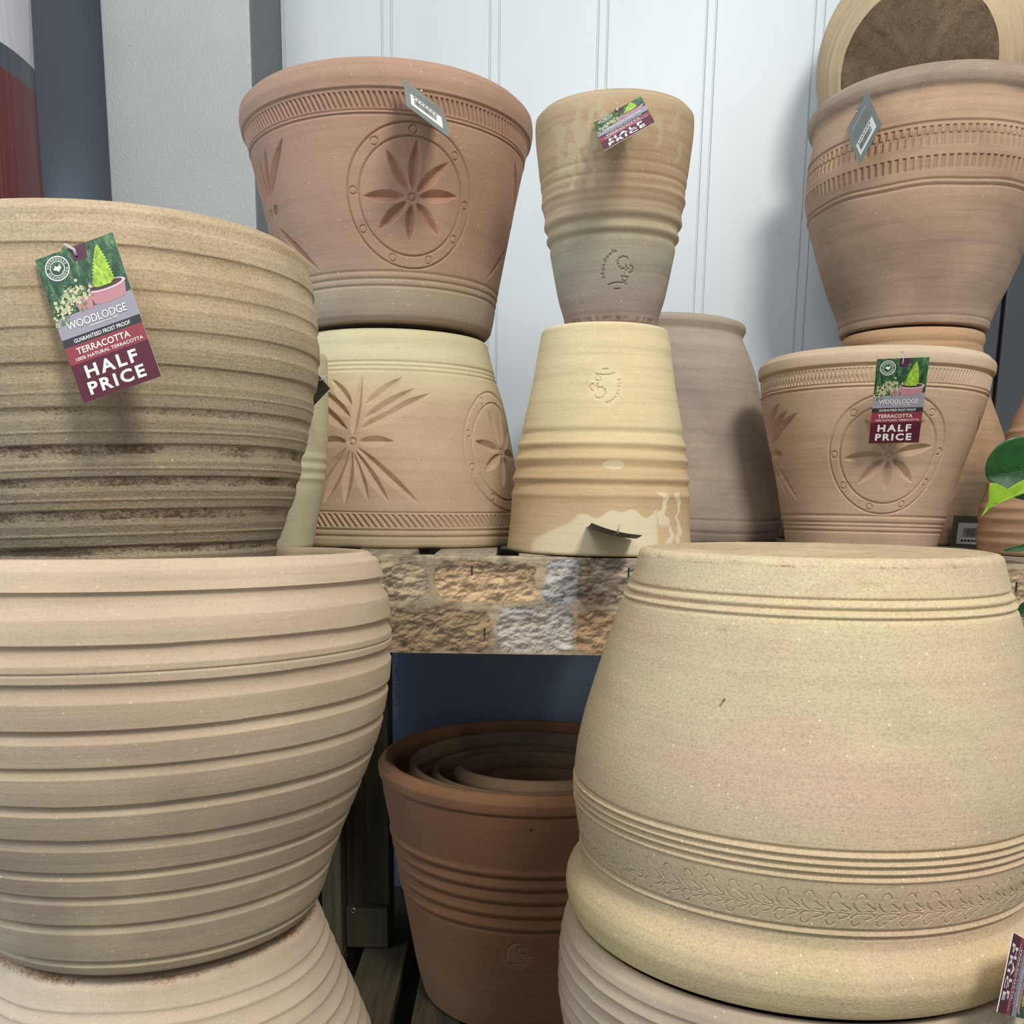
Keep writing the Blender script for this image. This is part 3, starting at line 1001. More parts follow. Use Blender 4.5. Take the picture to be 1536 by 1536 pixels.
m = NT('hedge_print')
f1 = m.noise((260, 260, 110), 1.0, 6, .8, .4)
m.l(m.ramp(f1, [(.32, rgba((20, 34, 28))), (.5, rgba((46, 84, 58))), (.6, rgba((84, 128, 82))), (.74, rgba((158, 190, 140)))]), m.b.inputs['Base Color'])
m.b.inputs['Roughness'].default_value = .42
M_HEDGE = m.m
m = NT('conifer_print')
f1 = m.noise((420, 420, 260), 1.0, 5, .7, .3)
m.l(m.ramp(f1, [(.3, rgba((110, 146, 40))), (.55, rgba((170, 206, 66))), (.75, rgba((216, 236, 116)))]), m.b.inputs['Base Color'])
m.b.inputs['Roughness'].default_value = .42
M_CONIF = m.m


def rot_from(X, Z):
    X = np.array(X, float); X /= np.linalg.norm(X)
    Z = np.array(Z, float); Z -= X * (X @ Z); Z /= np.linalg.norm(Z)
    return X, np.cross(Z, X), Z


def tag_root(name, label, c, X, Z, s, H, group, cat='price tag'):
    X, Yv, Z = rot_from(X, Z)
    c = np.array(c) * s + Z * (H * s / 2)          # origin at the middle of the top edge
    M = Matrix(((X[0], Yv[0], Z[0], c[0]), (X[1], Yv[1], Z[1], c[1]), (X[2], Yv[2], Z[2], c[2] + ZC), (0, 0, 0, 1)))
    return thing(name, label, cat, None, group, M)


class Card:
    """a printed card: u across (-.5...5), v down (0..1); bent by kv along its length, ku across"""
    def __init__(self, W, H, kv=0.0, ku=0.0, kc=0.0):
        self.W, self.H, self.kv, self.ku, self.kc = W, H, kv, ku, kc

    def P(self, u, v, off):
        u = np.asarray(u, float); v = np.asarray(v, float)
        y = -off + self.kv * (v - .5) ** 2 + self.ku * (u * 2) ** 2 + self.kc * (u * 2) * (v - .5) * 2
        return np.stack([u * self.W, y, -v * self.H], -1)

    def grid(self, name, u0, u1, v0, v1, off, mat, parent, nu=8, nv=8, thick=0.0):
        U, Vv = np.meshgrid(np.linspace(u0, u1, nu + 1), np.linspace(v0, v1, nv + 1))
        top = self.P(U, Vv, off).reshape(-1, 3)
        w = nu + 1
        F1 = [(j * w + i, (j + 1) * w + i, (j + 1) * w + i + 1, j * w + i + 1) for j in range(nv) for i in range(nu)]
        if not thick:
            return mesh_obj(name, top, F1, mat, parent, False)
        bot = self.P(U, Vv, off - thick).reshape(-1, 3)
        n = len(top)
        F2 = [tuple(n + k for k in q[::-1]) for q in F1]
        rimv = [i for i in range(w)] + [j * w + nu for j in range(1, nv + 1)] + [nv * w + i for i in range(nu - 1, -1, -1)] + [j * w for j in range(nv - 1, 0, -1)]
        F3 = [(rimv[k], rimv[(k + 1) % len(rimv)], n + rimv[(k + 1) % len(rimv)], n + rimv[k]) for k in range(len(rimv))]
        return mesh_obj(name, np.concatenate([top, bot]), F1 + F2 + F3, mat, parent, False)

    def poly(self, name, pts, off, mat, parent):
        """star-shaped outline fanned from its middle"""
        pts = np.array(pts, float)
        c = pts.mean(0)
        V = [self.P(c[0], c[1], off)] + [self.P(p[0], p[1], off) for p in pts]
        n = len(pts)
        return mesh_obj(name, np.array(V), [(0, 1 + i, 1 + (i + 1) % n) for i in range(n)], mat, parent, False)

    def polys(self, name, lists, off, mat, parent):
        V, Fc = [], []
        for pts in lists:
            pts = np.array(pts, float); c = pts.mean(0); b = len(V); n = len(pts)
            V.append(self.P(c[0], c[1], off)); V += [self.P(p[0], p[1], off) for p in pts]
            Fc += [(b, b + 1 + i, b + 1 + (i + 1) % n) for i in range(n)]
        return mesh_obj(name, np.array(V), Fc, mat, parent, False)

    def text(self, name, s, u, v, w, h, off, mat, parent, bold=0.0, spacing=1.0):
        q, f = text_mesh(s, bold, spacing)
        V = self.P(u + q[:, 0] * w, v - q[:, 1] * h, off)
        return mesh_obj(name, V, f, mat, parent, False)


def ell(cx, cy, rx, ry, a0=0, a1=360, n=24):
    return [(cx + rx * math.cos(math.radians(a0 + (a1 - a0) * i / n)), cy + ry * math.sin(math.radians(a0 + (a1 - a0) * i / n))) for i in range(n if a1 - a0 >= 360 else n + 1)]


def price_tag(label, c, X, Z, s, kv=0.0, ku=0.0, tie=None):
    W, H = .055 * s, .098 * s
    r = tag_root('price_tag', label, c, X, Z, s, .098, 'maroon half price tags')
    C = Card(W, H, kv, ku)
    rr = random.Random(5)
    C.grid('card', -.5, .5, 0, 1, 0, M_CARD, r, 8, 14, .0005)
    o1, o2, o3, o4, o5 = .00012, .00022, .00032, .00042, .00052
    pic = C.grid('garden_picture', -.5, .5, 0, .57, o1, M_HEDGE, r, 8, 8)
    C.poly('purple_door', [(-.06, 0), (.14, 0), (.12, .10), (-.05, .10)], o2, M_DOOR, pic)
    C.polys('paving', [[(-.5, .43), (0, .42), (0, .57), (-.5, .57)], [(0, .42), (.5, .40), (.5, .57), (0, .57)]], o2, M_PAVE, pic)
    # small pot with trailing bush, then the conifer in its bowl
    C.polys('small_pink_pot', [[(-.20, .335), (.03, .335), (0, .43), (-.17, .43)]], o3, M_PINKPOT, pic)
    leaves = []
    for _ in range(190):
        x, y = rr.gauss(-.24, .15), rr.gauss(.315, .045)
        if x < -.22:
            y += (-.22 - x) * .42
        x = min(.04, max(-.49, x)); y = min(.47, max(.2, y))
        z = rr.uniform(.010, .022)
        a = rr.uniform(0, 90)
        leaves.append([(x + z * 1.3 * math.cos(math.radians(a + q)), y + z * .8 * math.sin(math.radians(a + q))) for q in (0, 100, 180, 280)])
    C.polys('flowering_bush', leaves[:110], o4, M_BUSHG, pic)
    C.polys('flowering_bush', leaves[110:], o4 + .00004, M_BUSH, pic)
    C.polys('pink_bowl', [[(0.0, .325), (.46, .325), (.43, .41), (.36, .425), (.08, .425), (.03, .41)]], o3, M_PINKPOT, pic)
    C.poly('bowl_rim', ell(.23, .318, .245, .032), o4, M_PINKRIM, pic)
    C.poly('bowl_soil', ell(.23, .314, .205, .022), o5, M_SOILP, pic)
    con = []
    prof = [(0, .01), (.1, .035), (.3, .075), (.55, .115), (.8, .135), (.93, .15), (1, .09)]
    for k in range(26):
        t = k / 25
        w = np.interp(t, [p[0] for p in prof], [p[1] for p in prof]) * (1 if k % 2 else .78)
        con.append((.21 + .06 * (1 - t) + w, .045 + .27 * t))
    left = []
    for k in range(25, -1, -1):
        t = k / 25
        w = np.interp(t, [p[0] for p in prof], [p[1] for p in prof]) * (.8 if k % 2 else 1)
        left.append((.21 + .06 * (1 - t) - w, .045 + .27 * t))
    C.poly('conifer', con + left, o5 + .0001, M_CONIF, pic)
    # roundel: two rings with lettering ticks between
    rings = []
    for R0, R1 in ((.150, .138), (.092, .084)):
        for k in range(28):
            a0, a1 = 360 * k / 28, 360 * (k + 1) / 28
            rings.append([(-.27 + q * math.cos(math.radians(a)), .105 + q * .56 * math.sin(math.radians(a))) for q, a in ((R0, a0), (R0, a1), (R1, a1), (R1, a0))])
    for k in range(22):
        if k in (0, 11):
            continue
        a = 360 * k / 22
        for da in (-3.5, 3.0):
            rings.append([(-.27 + q * math.cos(math.radians(b)), .105 + q * .56 * math.sin(math.radians(b))) for q, b in ((.130, a + da), (.130, a + da + 2.4), (.102, a + da + 2.4), (.102, a + da))])
    C.polys('roundel', rings, o3, M_WHITE, pic)
    C.polys('roundel', [ell(-.27, .105, .05, .012, n=12), [(-.30, .085), (-.285, .085), (-.255, .128), (-.27, .128)], [(-.24, .085), (-.225, .085), (-.255, .128), (-.27, .128)]], o3, M_WHITE, pic)
    b1 = C.grid('frost_band', -.5, .5, .57, .625, o1, M_BLK, r, 8, 1)
    b2 = C.grid('terracotta_band', -.5, .5, .625, .745, o1, M_RED, r, 8, 2)
    b3 = C.grid('price_band', -.5, .5, .745, 1.0, o1, M_MAROON, r, 8, 4)
    C.text('lettering', 'WOODLODGE', .0, .495, .76, .052, o5 + .0002, M_WHITE, pic, 0.0)
    C.text('lettering', 'Gardenware since 1987', .07, .535, .36, .015, o5 + .0002, M_WHITE, pic, 0.0)
    C.text('lettering', 'GUARANTEED FROST PROOF', .0, .598, .72, .026, o2, M_WHITE, b1, .008)
    C.text('lettering', 'TERRACOTTA', -.03, .668, .68, .044, o2, M_WHITE, b2, .008)
    C.text('lettering', '100% NATURAL TERRACOTTA', .02, .718, .86, .022, o2, M_WHITE, b2, .006)
    C.text('lettering', 'HALF', -.02, .815, .66, .086, o2, M_WHITE, b3, .030, 1.3)
    C.text('lettering', 'PRICE', -.02, .925, .72, .086, o2, M_WHITE, b3, .030, 1.25)
    if tie:
        tube('tie', [C.P(.0, .07, .0006), C.P(.0, .03, .0018), C.P(tie[0] * .5, -.02, .0015), C.P(tie[0], tie[1], tie[2])], .0011 * s, M_TIE, r, 6)
    return r


def barcode_tag(label, c, X, Z, s, H=.09, W=.05, kv=0.0, ku=0.0, kc=0.0, print_side=True, mat=None):
    r = tag_root('barcode_tag', label, c, X, Z, s, H, 'grey barcode tags')
    C = Card(W * s, H * s, kv, ku, kc)
    card = C.grid('card', -.5, .5, 0, 1, 0, mat or M_GREYTAG, r, 10, 14, .0005)
    if print_side:
        C.text('lettering', 'WOODLODGE', 0, .22, .62, .035, .0003, M_WHITE, card, .0)
        lines = [[(-.40, y), (.40 if i % 3 else .28, y), (.40 if i % 3 else .28, y + .006), (-.40, y + .006)] for i, y in enumerate((.30, .335, .37, .405, .44, .475, .51))]
        C.polys('small_print', lines, .0003, plain('pale_grey_print', (154, 158, 152), .5), card)
        st = C.grid('sticker', -.38, .36, .60, .90, .0003, M_WHITE, r, 6, 4)
        rr = random.Random(3)
        bars = []
        x = -.30
        while x < .22:
            w = rr.choice((.008, .012, .018))
            bars.append([(x, .70), (x + w, .70), (x + w, .83), (x, .83)]); x += w + rr.choice((.008, .012))
        for k in range(7):
            x = -.32 + k * .085
            bars.append([(x, .635), (x + .06, .635), (x + .06, .662), (x, .662)])
        C.polys('barcode', bars, .0006, M_INK, st)
    tube('tie', [C.P(0, .05, .0002), C.P(0, .03, .002), C.P(.03, -.02, .001), C.P(.02, -.06, -.006)], .0010, M_TIE, r, 6)
    return r


price_tag('half price tag hanging tilted on the sandy sooty pot, nearest at left', [-.2758, .6813, .1097], [.9446, .0107, .328], [-.3261, .1437, .9344], .918, kv=.004, tie=(-.16, -.06, -.006))
price_tag('half price tag hanging straight on the small carved pot at right', [.4356, 1.1657, .1086], [.9707, -.2392, .0208], [-.1128, -.3777, .919], .918, kv=.003, tie=(.0, -.03, -.012))
price_tag('half price tag sticking out near the rim of the slim tan pot', [.1062, 1.1125, .3792], [.8836, -.2119, .4176], [-.0549, .8386, .5419], .855, kv=.003, tie=(-.05, -.03, -.01))
price_tag('half price tag hanging sideways under the rolled rim of the big yellowish pot', [.3729, .6655, -.3414], [-.272, -.3399, -.9003], [.589, .681, -.435], .885, kv=.002)
barcode_tag('curled grey barcode tag under the rim of the large pinkish star pot', [-.0943, 1.0734, .3805], [.7913, .4546, -.4088], [-.1565, .7971, .5832], .955, kv=.012)
barcode_tag('grey barcode tag hanging on the wide stamped pot, upper right', [.4382, 1.3725, .4657], [.2524, -.666, .7019], [.0048, .7262, .6874], .99, kv=.004)
barcode_tag('grey tag seen edge-on, coloured dark for its shaded underside, jutting from the foot of the cream tapered pot', [.0985, 1.0024, -.0394], [.9749, -.0362, -.2196], [-.021, -.9972, .0715], .935, kv=.006, ku=.002, print_side=False, mat=M_DARKTAG)
p = at(1431, 776, 1.295)
barcode_tag('barcode tag in shadow at the foot of the orange-buff upturned pot', p + np.array([.024, 0, -.043]), [-1, .1, .02], [0, .05, -1], 1.0, mat=plain('shaded_green_card', (104, 110, 98), .5))
p = at(495, 583, .948)
X_, Y_, Z_ = rot_from([.65, .1, -.75], [.9, -.35, -.2])
barcode_tag('corner of a dark tag peeping out beside the sandy sooty pot', (p - X_ * .01125 - Z_ * .02025) / .45, X_, Z_, .45, print_side=False, mat=M_DARKTAG)

# ------------------------------------------------------------------ display table
def wood(name, c1, c2, ax='y', rough=.75):
    m = NT(name)
    sc = {'y': (90, 5, 90), 'z': (90, 90, 5), 'x': (5, 90, 90)}[ax]
    f = m.noise(sc, 1.0, 5, .6, 1.2)
    f2 = m.noise(tuple(v * .25 for v in sc), 1.0, 3, .5, 2.0)
    col = m.mix(m.ramp(f, [(.3, rgba(c1)), (.7, rgba(c2))]), m.ramp(f2, [(.35, g(.78)), (.65, g(1.0))]), 1.0, 'MULTIPLY')
    m.l(col, m.b.inputs['Base Color'])
    m.b.inputs['Roughness'].default_value = rough
    m.l(m.bump(f, .3, .001), m.b.inputs['Normal'])
    return m.m


M_SLAT = wood('weathered_grey_slat', (138, 126, 106), (186, 174, 150), 'y')
M_LEG = wood('treated_timber', (56, 52, 36), (88, 80, 56), 'z')  # timber tone lowered too, carrying some of the under-shelf shade
M_DECK = wood('treated_decking', (62, 54, 38), (98, 86, 62), 'y')
M_SCREW = plain('screw_steel', (150, 146, 136), .35, .5, .7)


def stone_board(parent):
    """fascia board wrapped in a printed stone-wall vinyl, with the stones of the print laid out one by one"""
    yF = .978
    x0, x1 = -1.15, 1.10
    z0, z1 = -.1585, -.0618
    nx, nz = 2100, 96
    X, Z = np.meshgrid(np.linspace(x0, x1, nx), np.linspace(z0, z1, nz))
    # stones: (px x0, x1, row, colour a, colour b)
    def px(v):
        return (v - CX) / F * 1.0
    stones = []
    top = [(480, 640, (182, 160, 124), (188, 166, 132)), (655, 800, (136, 108, 80), (206, 170, 122)), (814, 864, (182, 180, 180), (164, 163, 164)), (864, 955, (178, 164, 148), (146, 120, 90))]
    bot = [(500, 733, (150, 126, 92), (160, 130, 92)), (747, 855, (158, 154, 150), (188, 180, 170)), (864, 960, (146, 118, 84), (176, 138, 92))]
    rr = np.random.default_rng(4)
    cols = [((182, 160, 124), (156, 132, 100)), ((140, 110, 82), (196, 162, 116)), ((170, 168, 168), (152, 148, 146)), ((150, 124, 92), (184, 152, 112)), ((192, 174, 142), (162, 136, 106))]
    for base, row in ((top, 0), (bot, 1)):
        L = [(px(a), px(b), c, d) for a, b, c, d in base]
        x = L[0][0]
        while x > x0:
            w = rr.uniform(.05, .12); c = cols[rr.integers(len(cols))]; L.append((x - .008 - w, x - .008, c[0], c[1])); x -= w + .008
        x = max(q[1] for q in L)
        while x < x1:
            w = rr.uniform(.05, .12); c = cols[rr.integers(len(cols))]; L.append((x + .008, x + .008 + w, c[0], c[1])); x += w + .008
        stones += [(a, b, row, c, d) for a, b, c, d in L]
    def fbm(X, Z, sx, sz, seed, oct=5):
        r = np.random.default_rng(seed); o = 0; amp = 1; tot = 0
        for k in range(oct):
            n1, n2 = 64, 64
            G = r.uniform(0, 1, (n1, n2))
            u = X * sx * 2 ** k; w = Z * sz * 2 ** k
            iu, iw = np.floor(u).astype(int), np.floor(w).astype(int)
            fu, fw_ = u - iu, w - iw
            fu = fu * fu * (3 - 2 * fu); fw_ = fw_ * fw_ * (3 - 2 * fw_)
            q = (G[iu % n1, iw % n2] * (1 - fu) + G[(iu + 1) % n1, iw % n2] * fu) * (1 - fw_) + (G[iu % n1, (iw + 1) % n2] * (1 - fu) + G[(iu + 1) % n1, (iw + 1) % n2] * fu) * fw_
            o = o + q * amp; tot += amp; amp *= .62
        return o / tot
    n1 = fbm(X, Z, 14, 30, 1); n2 = fbm(X + .1 * n1, Z, 60, 110, 2); n3 = fbm(X, Z, 120, 260, 3, 4)
    def st(a, k=2.6):
        return np.clip((a - .5) * k + .5, 0, 1)
    n4 = fbm(X + .02 * n1, Z, 34, 90, 8)
    rel = fbm(X + .012 * n2, Z, 85, 150, 9, 5)
    gz, gx = np.gradient(rel)
    rel = gz * 9 - gx * 3                       # grain of the photographed stone face
    e1, e2, e3, e4 = st(n1), st(n2), st(n3), st(n4)
    mort = np.array(lin((164, 146, 116)))
    C = mort[None, None] * (.55 + .55 * e2 + .35 * e3)[..., None]
    C *= (1 - .35 * np.exp(-((st(n4, 4) - .5) / .08) ** 2))[..., None]
    zm = -.1105
    for a, b, row, ca, cb in stones:
        zb, zt = (zm + .0025, -.0655) if row == 0 else (-.1570, zm - .0035)
        w, h = (b - a) / 2, (zt - zb) / 2
        dx = np.abs(X - (a + b) / 2 + .006 * (n1 - .5)) - w - .001; dz = np.abs(Z - (zb + zt) / 2 + .010 * (n1 - .5)) - h
        rad = .013
        qx, qz = np.maximum(dx + rad, 0), np.maximum(dz + rad, 0)
        sd = np.hypot(qx, qz) - rad + .012 * (n1 - .5) + .010 * (n4 - .5) + .004 * (n3 - .5)
        k = 1 - smooth(sd, -.0022, .0012)
        t = smooth(e1 * .35 + .3 * e4 + .45 * (Z - zb) / (zt - zb), .3, .8)
        col = np.array(lin(ca))[None, None] * t[..., None] + np.array(lin(cb))[None, None] * (1 - t[..., None])
        warm = np.array(lin((196, 164, 118)))[None, None]
        wk = (.30 * smooth(e4, .55, .95))[..., None]
        col = col * (1 - wk) + warm * wk
        tex = np.clip(.70 + .32 * e2 + .30 * (e3 - .5) + .95 * rel, .38, 1.5)
        pits = smooth(e3 * .5 + e2 * .5, .10, .34)
        edge_ = 1 - .30 * np.exp(-((sd + .0012) / .0014) ** 2)
        col = col * (tex * (.55 + .45 * pits) * edge_)[..., None]
        C = C * (1 - k[..., None]) + col * k[..., None]
    Lm = C.mean(-1, keepdims=True)
    C = np.clip((Lm + (C - Lm) * .82) * 1.14, 0, 1)
    rgb = np.concatenate([C, np.ones_like(C[..., :1])], -1).reshape(-1, 4)
    V = np.stack([X, np.full_like(X, yF), Z], -1).reshape(-1, 3)
    i = np.arange(nz - 1)[:, None] * nx; j = np.arange(nx - 1)[None]
    Q = np.stack([i + j, i + j + 1, i + nx + j + 1, i + nx + j], -1).reshape(-1, 4)
    m = NT('printed_stone_vinyl')
    a = m.n('ShaderNodeAttribute', attribute_name='Col')
    m.l(a.outputs['Color'], m.b.inputs['Base Color'])
    m.b.inputs['Roughness'].default_value = .55
    # wrap over the top edge
    off = len(V)
    wr = np.stack([X[-1], np.full(nx, yF + .014), np.full(nx, z1 + .0006)], 1)
    V = np.concatenate([V, wr])
    Q = np.concatenate([Q, np.stack([(nz - 1) * nx + np.arange(nx - 1), (nz - 1) * nx + np.arange(1, nx), off + np.arange(1, nx), off + np.arange(nx - 1)], 1)])
    rgb = np.concatenate([rgb, rgb.reshape(nz, nx, 4)[-1] * np.array([.7, .68, .66, 1])])
    fa = mesh_obj('stone_print_fascia', V, Q, m.m, parent, True, {'Col': rgb})
    box('fascia_board', x0, x1, yF + .0008, yF + .02, z0, z1 - .0005, M_SLAT, parent)
    for sx, sy in ((708, 855), (727, 949), (943, 858), (1524, 880)):
        q = at(sx, sy, yF)
        box('staple', q[0] - .0006, q[0] + .0006, yF - .0012, yF - .0002, q[2] - .0045, q[2] + .0045, M_INK, fa)
    return fa


tbl = thing('display_table', 'slatted shop display table with a printed stone-wall edge', 'table', (0, 1.0, ZC - .645))
tbl_off = Vector((0, -1.0, .645))
PARTS = []
k0 = len(COL.objects)
before = set(COL.objects)
x = -1.10
while x < 1.08:
    box('slat', x, x + .062, .9985, 1.69, -.078, -.0604, M_SLAT, tbl, .0015)
    x += .085
stone_board(tbl)
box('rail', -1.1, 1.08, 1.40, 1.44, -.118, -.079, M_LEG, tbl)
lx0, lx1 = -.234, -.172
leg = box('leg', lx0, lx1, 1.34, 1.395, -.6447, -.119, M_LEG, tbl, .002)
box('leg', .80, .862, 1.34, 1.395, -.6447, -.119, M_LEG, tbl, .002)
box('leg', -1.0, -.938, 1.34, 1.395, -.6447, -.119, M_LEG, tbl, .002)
foot = box('foot_block', lx0 + .001, lx1 - .001, 1.322, 1.3395, -.6447, -.585, M_LEG, tbl, .0015)
q = at(530, 1366, 1.322); q[2] = max(q[2], -.640)
vs = []
fs = []
for i in range(20):
    w0 = 2 * PI * i / 20
    for rr_, yy in ((.0048, 0), (.0040, -.0016), (.0022, -.0016), (.0018, -.0004)):
        vs.append((q[0] + rr_ * math.cos(w0), 1.3218 + yy, q[2] + rr_ * math.sin(w0)))
for i in range(20):
    j = (i + 1) % 20
    for k in range(3):
        fs.append((i * 4 + k, j * 4 + k, j * 4 + k + 1, i * 4 + k + 1))
mesh_obj('screw', vs, fs, M_SCREW, foot)
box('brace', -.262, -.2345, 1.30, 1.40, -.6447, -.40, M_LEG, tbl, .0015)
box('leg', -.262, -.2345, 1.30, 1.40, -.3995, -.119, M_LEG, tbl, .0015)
for o in COL.objects:
    if o not in before and o.type == 'MESH' and o.parent == tbl:
        o.data.transform(Matrix.Translation(tbl_off))
    elif o not in before and o.type == 'MESH' and o.parent and o.parent.parent == tbl:
        o.data.transform(Matrix.Translation(tbl_off))

# slatted pallet the lower pots stand on
pal = thing('pallet', 'low timber slat pallet on the floor under the pots', 'pallet', (0, .4, 0))
zt = ZC - .645
for k in range(-9, 10):
    a = -.208 + .0885 * k
    box('slat', a, a + .0625, 0, 1.25, zt - .022, zt - .0015, M_DECK, pal, .0015)
for y in (.03, .58, 1.14):
    box('bearer', -1.0, .66, y, y + .07, 0.0005, zt - .0223, M_DECK, pal)

# ------------------------------------------------------------------ dark plastic sheet under the shelf
def glossy(name, c, rough=.3, spec=.5, bumpy=0.0):
    m = NT(name)
    f = m.noise((6, 6, 6), 1.0, 3)
    m.l(m.mix(rgba(c), m.ramp(f, [(.3, g(.9)), (.7, g(1.0))]), 1.0, 'MULTIPLY'), m.b.inputs['Base Color'])
    m.b.inputs['Roughness'].default_value = rough
    m.b.inputs['Specular IOR Level'].default_value = spec
    if bumpy:
        m.l(m.bump(m.noise((300, 300, 160), 1.0, 3), bumpy, .001), m.b.inputs['Normal'])
    return m.m


M_SHEET = glossy('dark_blue_grey_plastic', (124, 136, 154), .38, .6)
sh = thing('plastic_sheet', 'dark blue-grey plastic sheet standing behind the nested pots under the shelf', 'sheet', (.15, 1.475, ZC - .63))
sl = at(575, 1200, 1.47)[0]
box('panel', sl - .15, .40, 0, .006, .015, .505, M_SHEET, sh, .001)
box('fold_strip', sl - .15, .40, -.004, -.0002, .470, .5045, M_SHEET, sh, .001)
# rows of tiny pale print down its left edge
vs, fs = [], []
rr = random.Random(2)
for k in range(42):
    z = .435 - k * .0036
    x = at(591, 1000 + k * 3, 1.47)[0] - .15 - .006
    w = rr.uniform(.006, .013)
    b = len(vs)
    vs += [(x, -.0004, z), (x + w, -.0004, z), (x + w, -.0004, z + .0014), (x, -.0004, z + .0014)]
    fs.append((b, b + 1, b + 2, b + 3))
mesh_obj('fine_print', vs, fs, plain('faded_print', (176, 190, 212), .5), sh, False)
for xx in (.0, .36):
    box('foot_rail', xx - .12, xx - .06, 0, .05, -.0147, .0148, M_LEG, sh)

# ------------------------------------------------------------------ room
def struct(o):
    o['kind'] = 'structure'
    return o


YW = 1.72
# white boarding with paired V grooves
m = NT('white_painted_boarding')
f = m.noise((9, 9, 3), 1.0, 3)
col = m.ramp(f, [(.3, rgba((211, 219, 224))), (.7, rgba((219, 226, 230)))])
vo = m.n('ShaderNodeTexVoronoi', feature='F1'); vo.inputs['Scale'].default_value = 1.0
m.l(m.coord((16, 16, 16)), vo.inputs['Vector'])
sc_ = m.n('ShaderNodeSeparateColor'); m.l(vo.outputs['Color'], sc_.inputs[0])
sp = m.math('MULTIPLY', m.math('LESS_THAN', vo.outputs['Distance'], .045), m.math('GREATER_THAN', sc_.outputs[0], .72))
col = m.mix(col, rgba((168, 176, 182)), m.math('MULTIPLY', sp, .6))
m.l(col, m.b.inputs['Base Color'])
m.b.inputs['Roughness'].default_value = .38
m.b.inputs['Specular IOR Level'].default_value = .45
M_WALL = m.m
prof = [(-.62, 0)]
g0 = at(571.5, 0, YW)[0]
pitch_ = (at(1060.2, 0, YW)[0] - g0) / 3
for k in range(-1, 9):
    for d in (0.0012, at(585.6, 0, YW)[0] - g0 + .0012):
        c = g0 + k * pitch_ + d
        if -.6 < c < 1.35:
            prof += [(c - .0019, 0), (c - .0006, .0036), (c + .0006, .0036), (c + .0019, 0)]
prof.append((1.4, 0))
zs = [0, 2.4]
V = []
for z in zs:
    V += [(x, YW + d, z) for x, d in prof]
n = len(prof)
struct(mesh_obj('wall_back', V, [(i, i + 1, n + i + 1, n + i) for i in range(n - 1)], M_WALL, None, False))

# grey rendered post on the left
m = NT('textured_grey_paint')
f = m.noise((330, 330, 190), 1.0, 3, .6)
f2 = m.noise((5, 5, 5), 1.0, 2)
spv = m.noise((75, 75, 75), 1.0, 2)
col = m.mix(m.ramp(f2, [(.3, rgba((176, 181, 181))), (.7, rgba((186, 190, 190)))]), rgba((96, 98, 98)), m.math('MULTIPLY', m.math('GREATER_THAN', spv, .80), .8))
m.l(col, m.b.inputs['Base Color'])
m.b.inputs['Roughness'].default_value = .5
m.l(m.bump(f, .55, .0016), m.b.inputs['Normal'])
M_POST = m.m
px0 = at(149.5, 0, 1.536)[0]; px1 = at(373.5, 0, 1.536)[0]
v, fcs = box_vf(px0, px1, 1.536, YW, 0, 2.4, .0025)
struct(mesh_obj('trim_1', v, fcs, M_POST, None, False))
M_GREYW = glossy('satin_dark_grey', (76, 78, 82), .34, .6, .05)
V, Fq = [], []
NP = 40
for q in range(NP + 1):
    x = -1.0 + (px0 + .004 + 1.0) * q / NP
    d = max(0, 1 - (px0 - x) / .17)
    y = 1.705 - .075 * d ** 1.8  # bow shaped so the edge by the post catches the blue window light
    for z in (0, 2.4):
        V.append((x, y, z))
for q in range(NP):
    Fq.append((q * 2, q * 2 + 2, q * 2 + 3, q * 2 + 1))
o = mesh_obj('wall_left', V, Fq, M_GREYW, None, True)
sm = o.modifiers.new('thickness', 'SOLIDIFY'); sm.thickness = .012; sm.offset = 1
struct(o)
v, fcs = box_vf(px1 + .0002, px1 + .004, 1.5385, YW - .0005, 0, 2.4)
struct(mesh_obj('post_side', v, fcs, plain('darker_post_side', (104, 108, 110), .5), None, False))  # right face of the post, a separate strip darker than its front
xr = at(1400, 300, 1.69)[0]; xg = at(1512, 400, 1.69)[0]
v1, f1_ = box_vf(xr, xg - .003, 1.69, 1.7195, 0, 2.4, .003)
v2, f2_ = box_vf(xg + .001, 1.6, 1.687, 1.7195, 0, 2.4, .003)
struct(mesh_obj('wall_right', list(v1) + list(v2), list(f1_) + [tuple(len(v1) + i for i in q) for q in f2_], M_GREYW, None, False))

m = NT('concrete_floor')
f = m.noise((6, 6, 6), 1.0, 6, .65)
m.l(m.ramp(f, [(.3, rgba((92, 90, 86))), (.7, rgba((120, 116, 110)))]), m.b.inputs['Base Color'])
m.b.inputs['Roughness'].default_value = .8
struct(mesh_obj('floor', [(-3, -2.5, 0), (3, -2.5, 0), (3, YW + .02, 0), (-3, YW + .02, 0)], [(0, 1, 2, 3)], m.m, None, False))

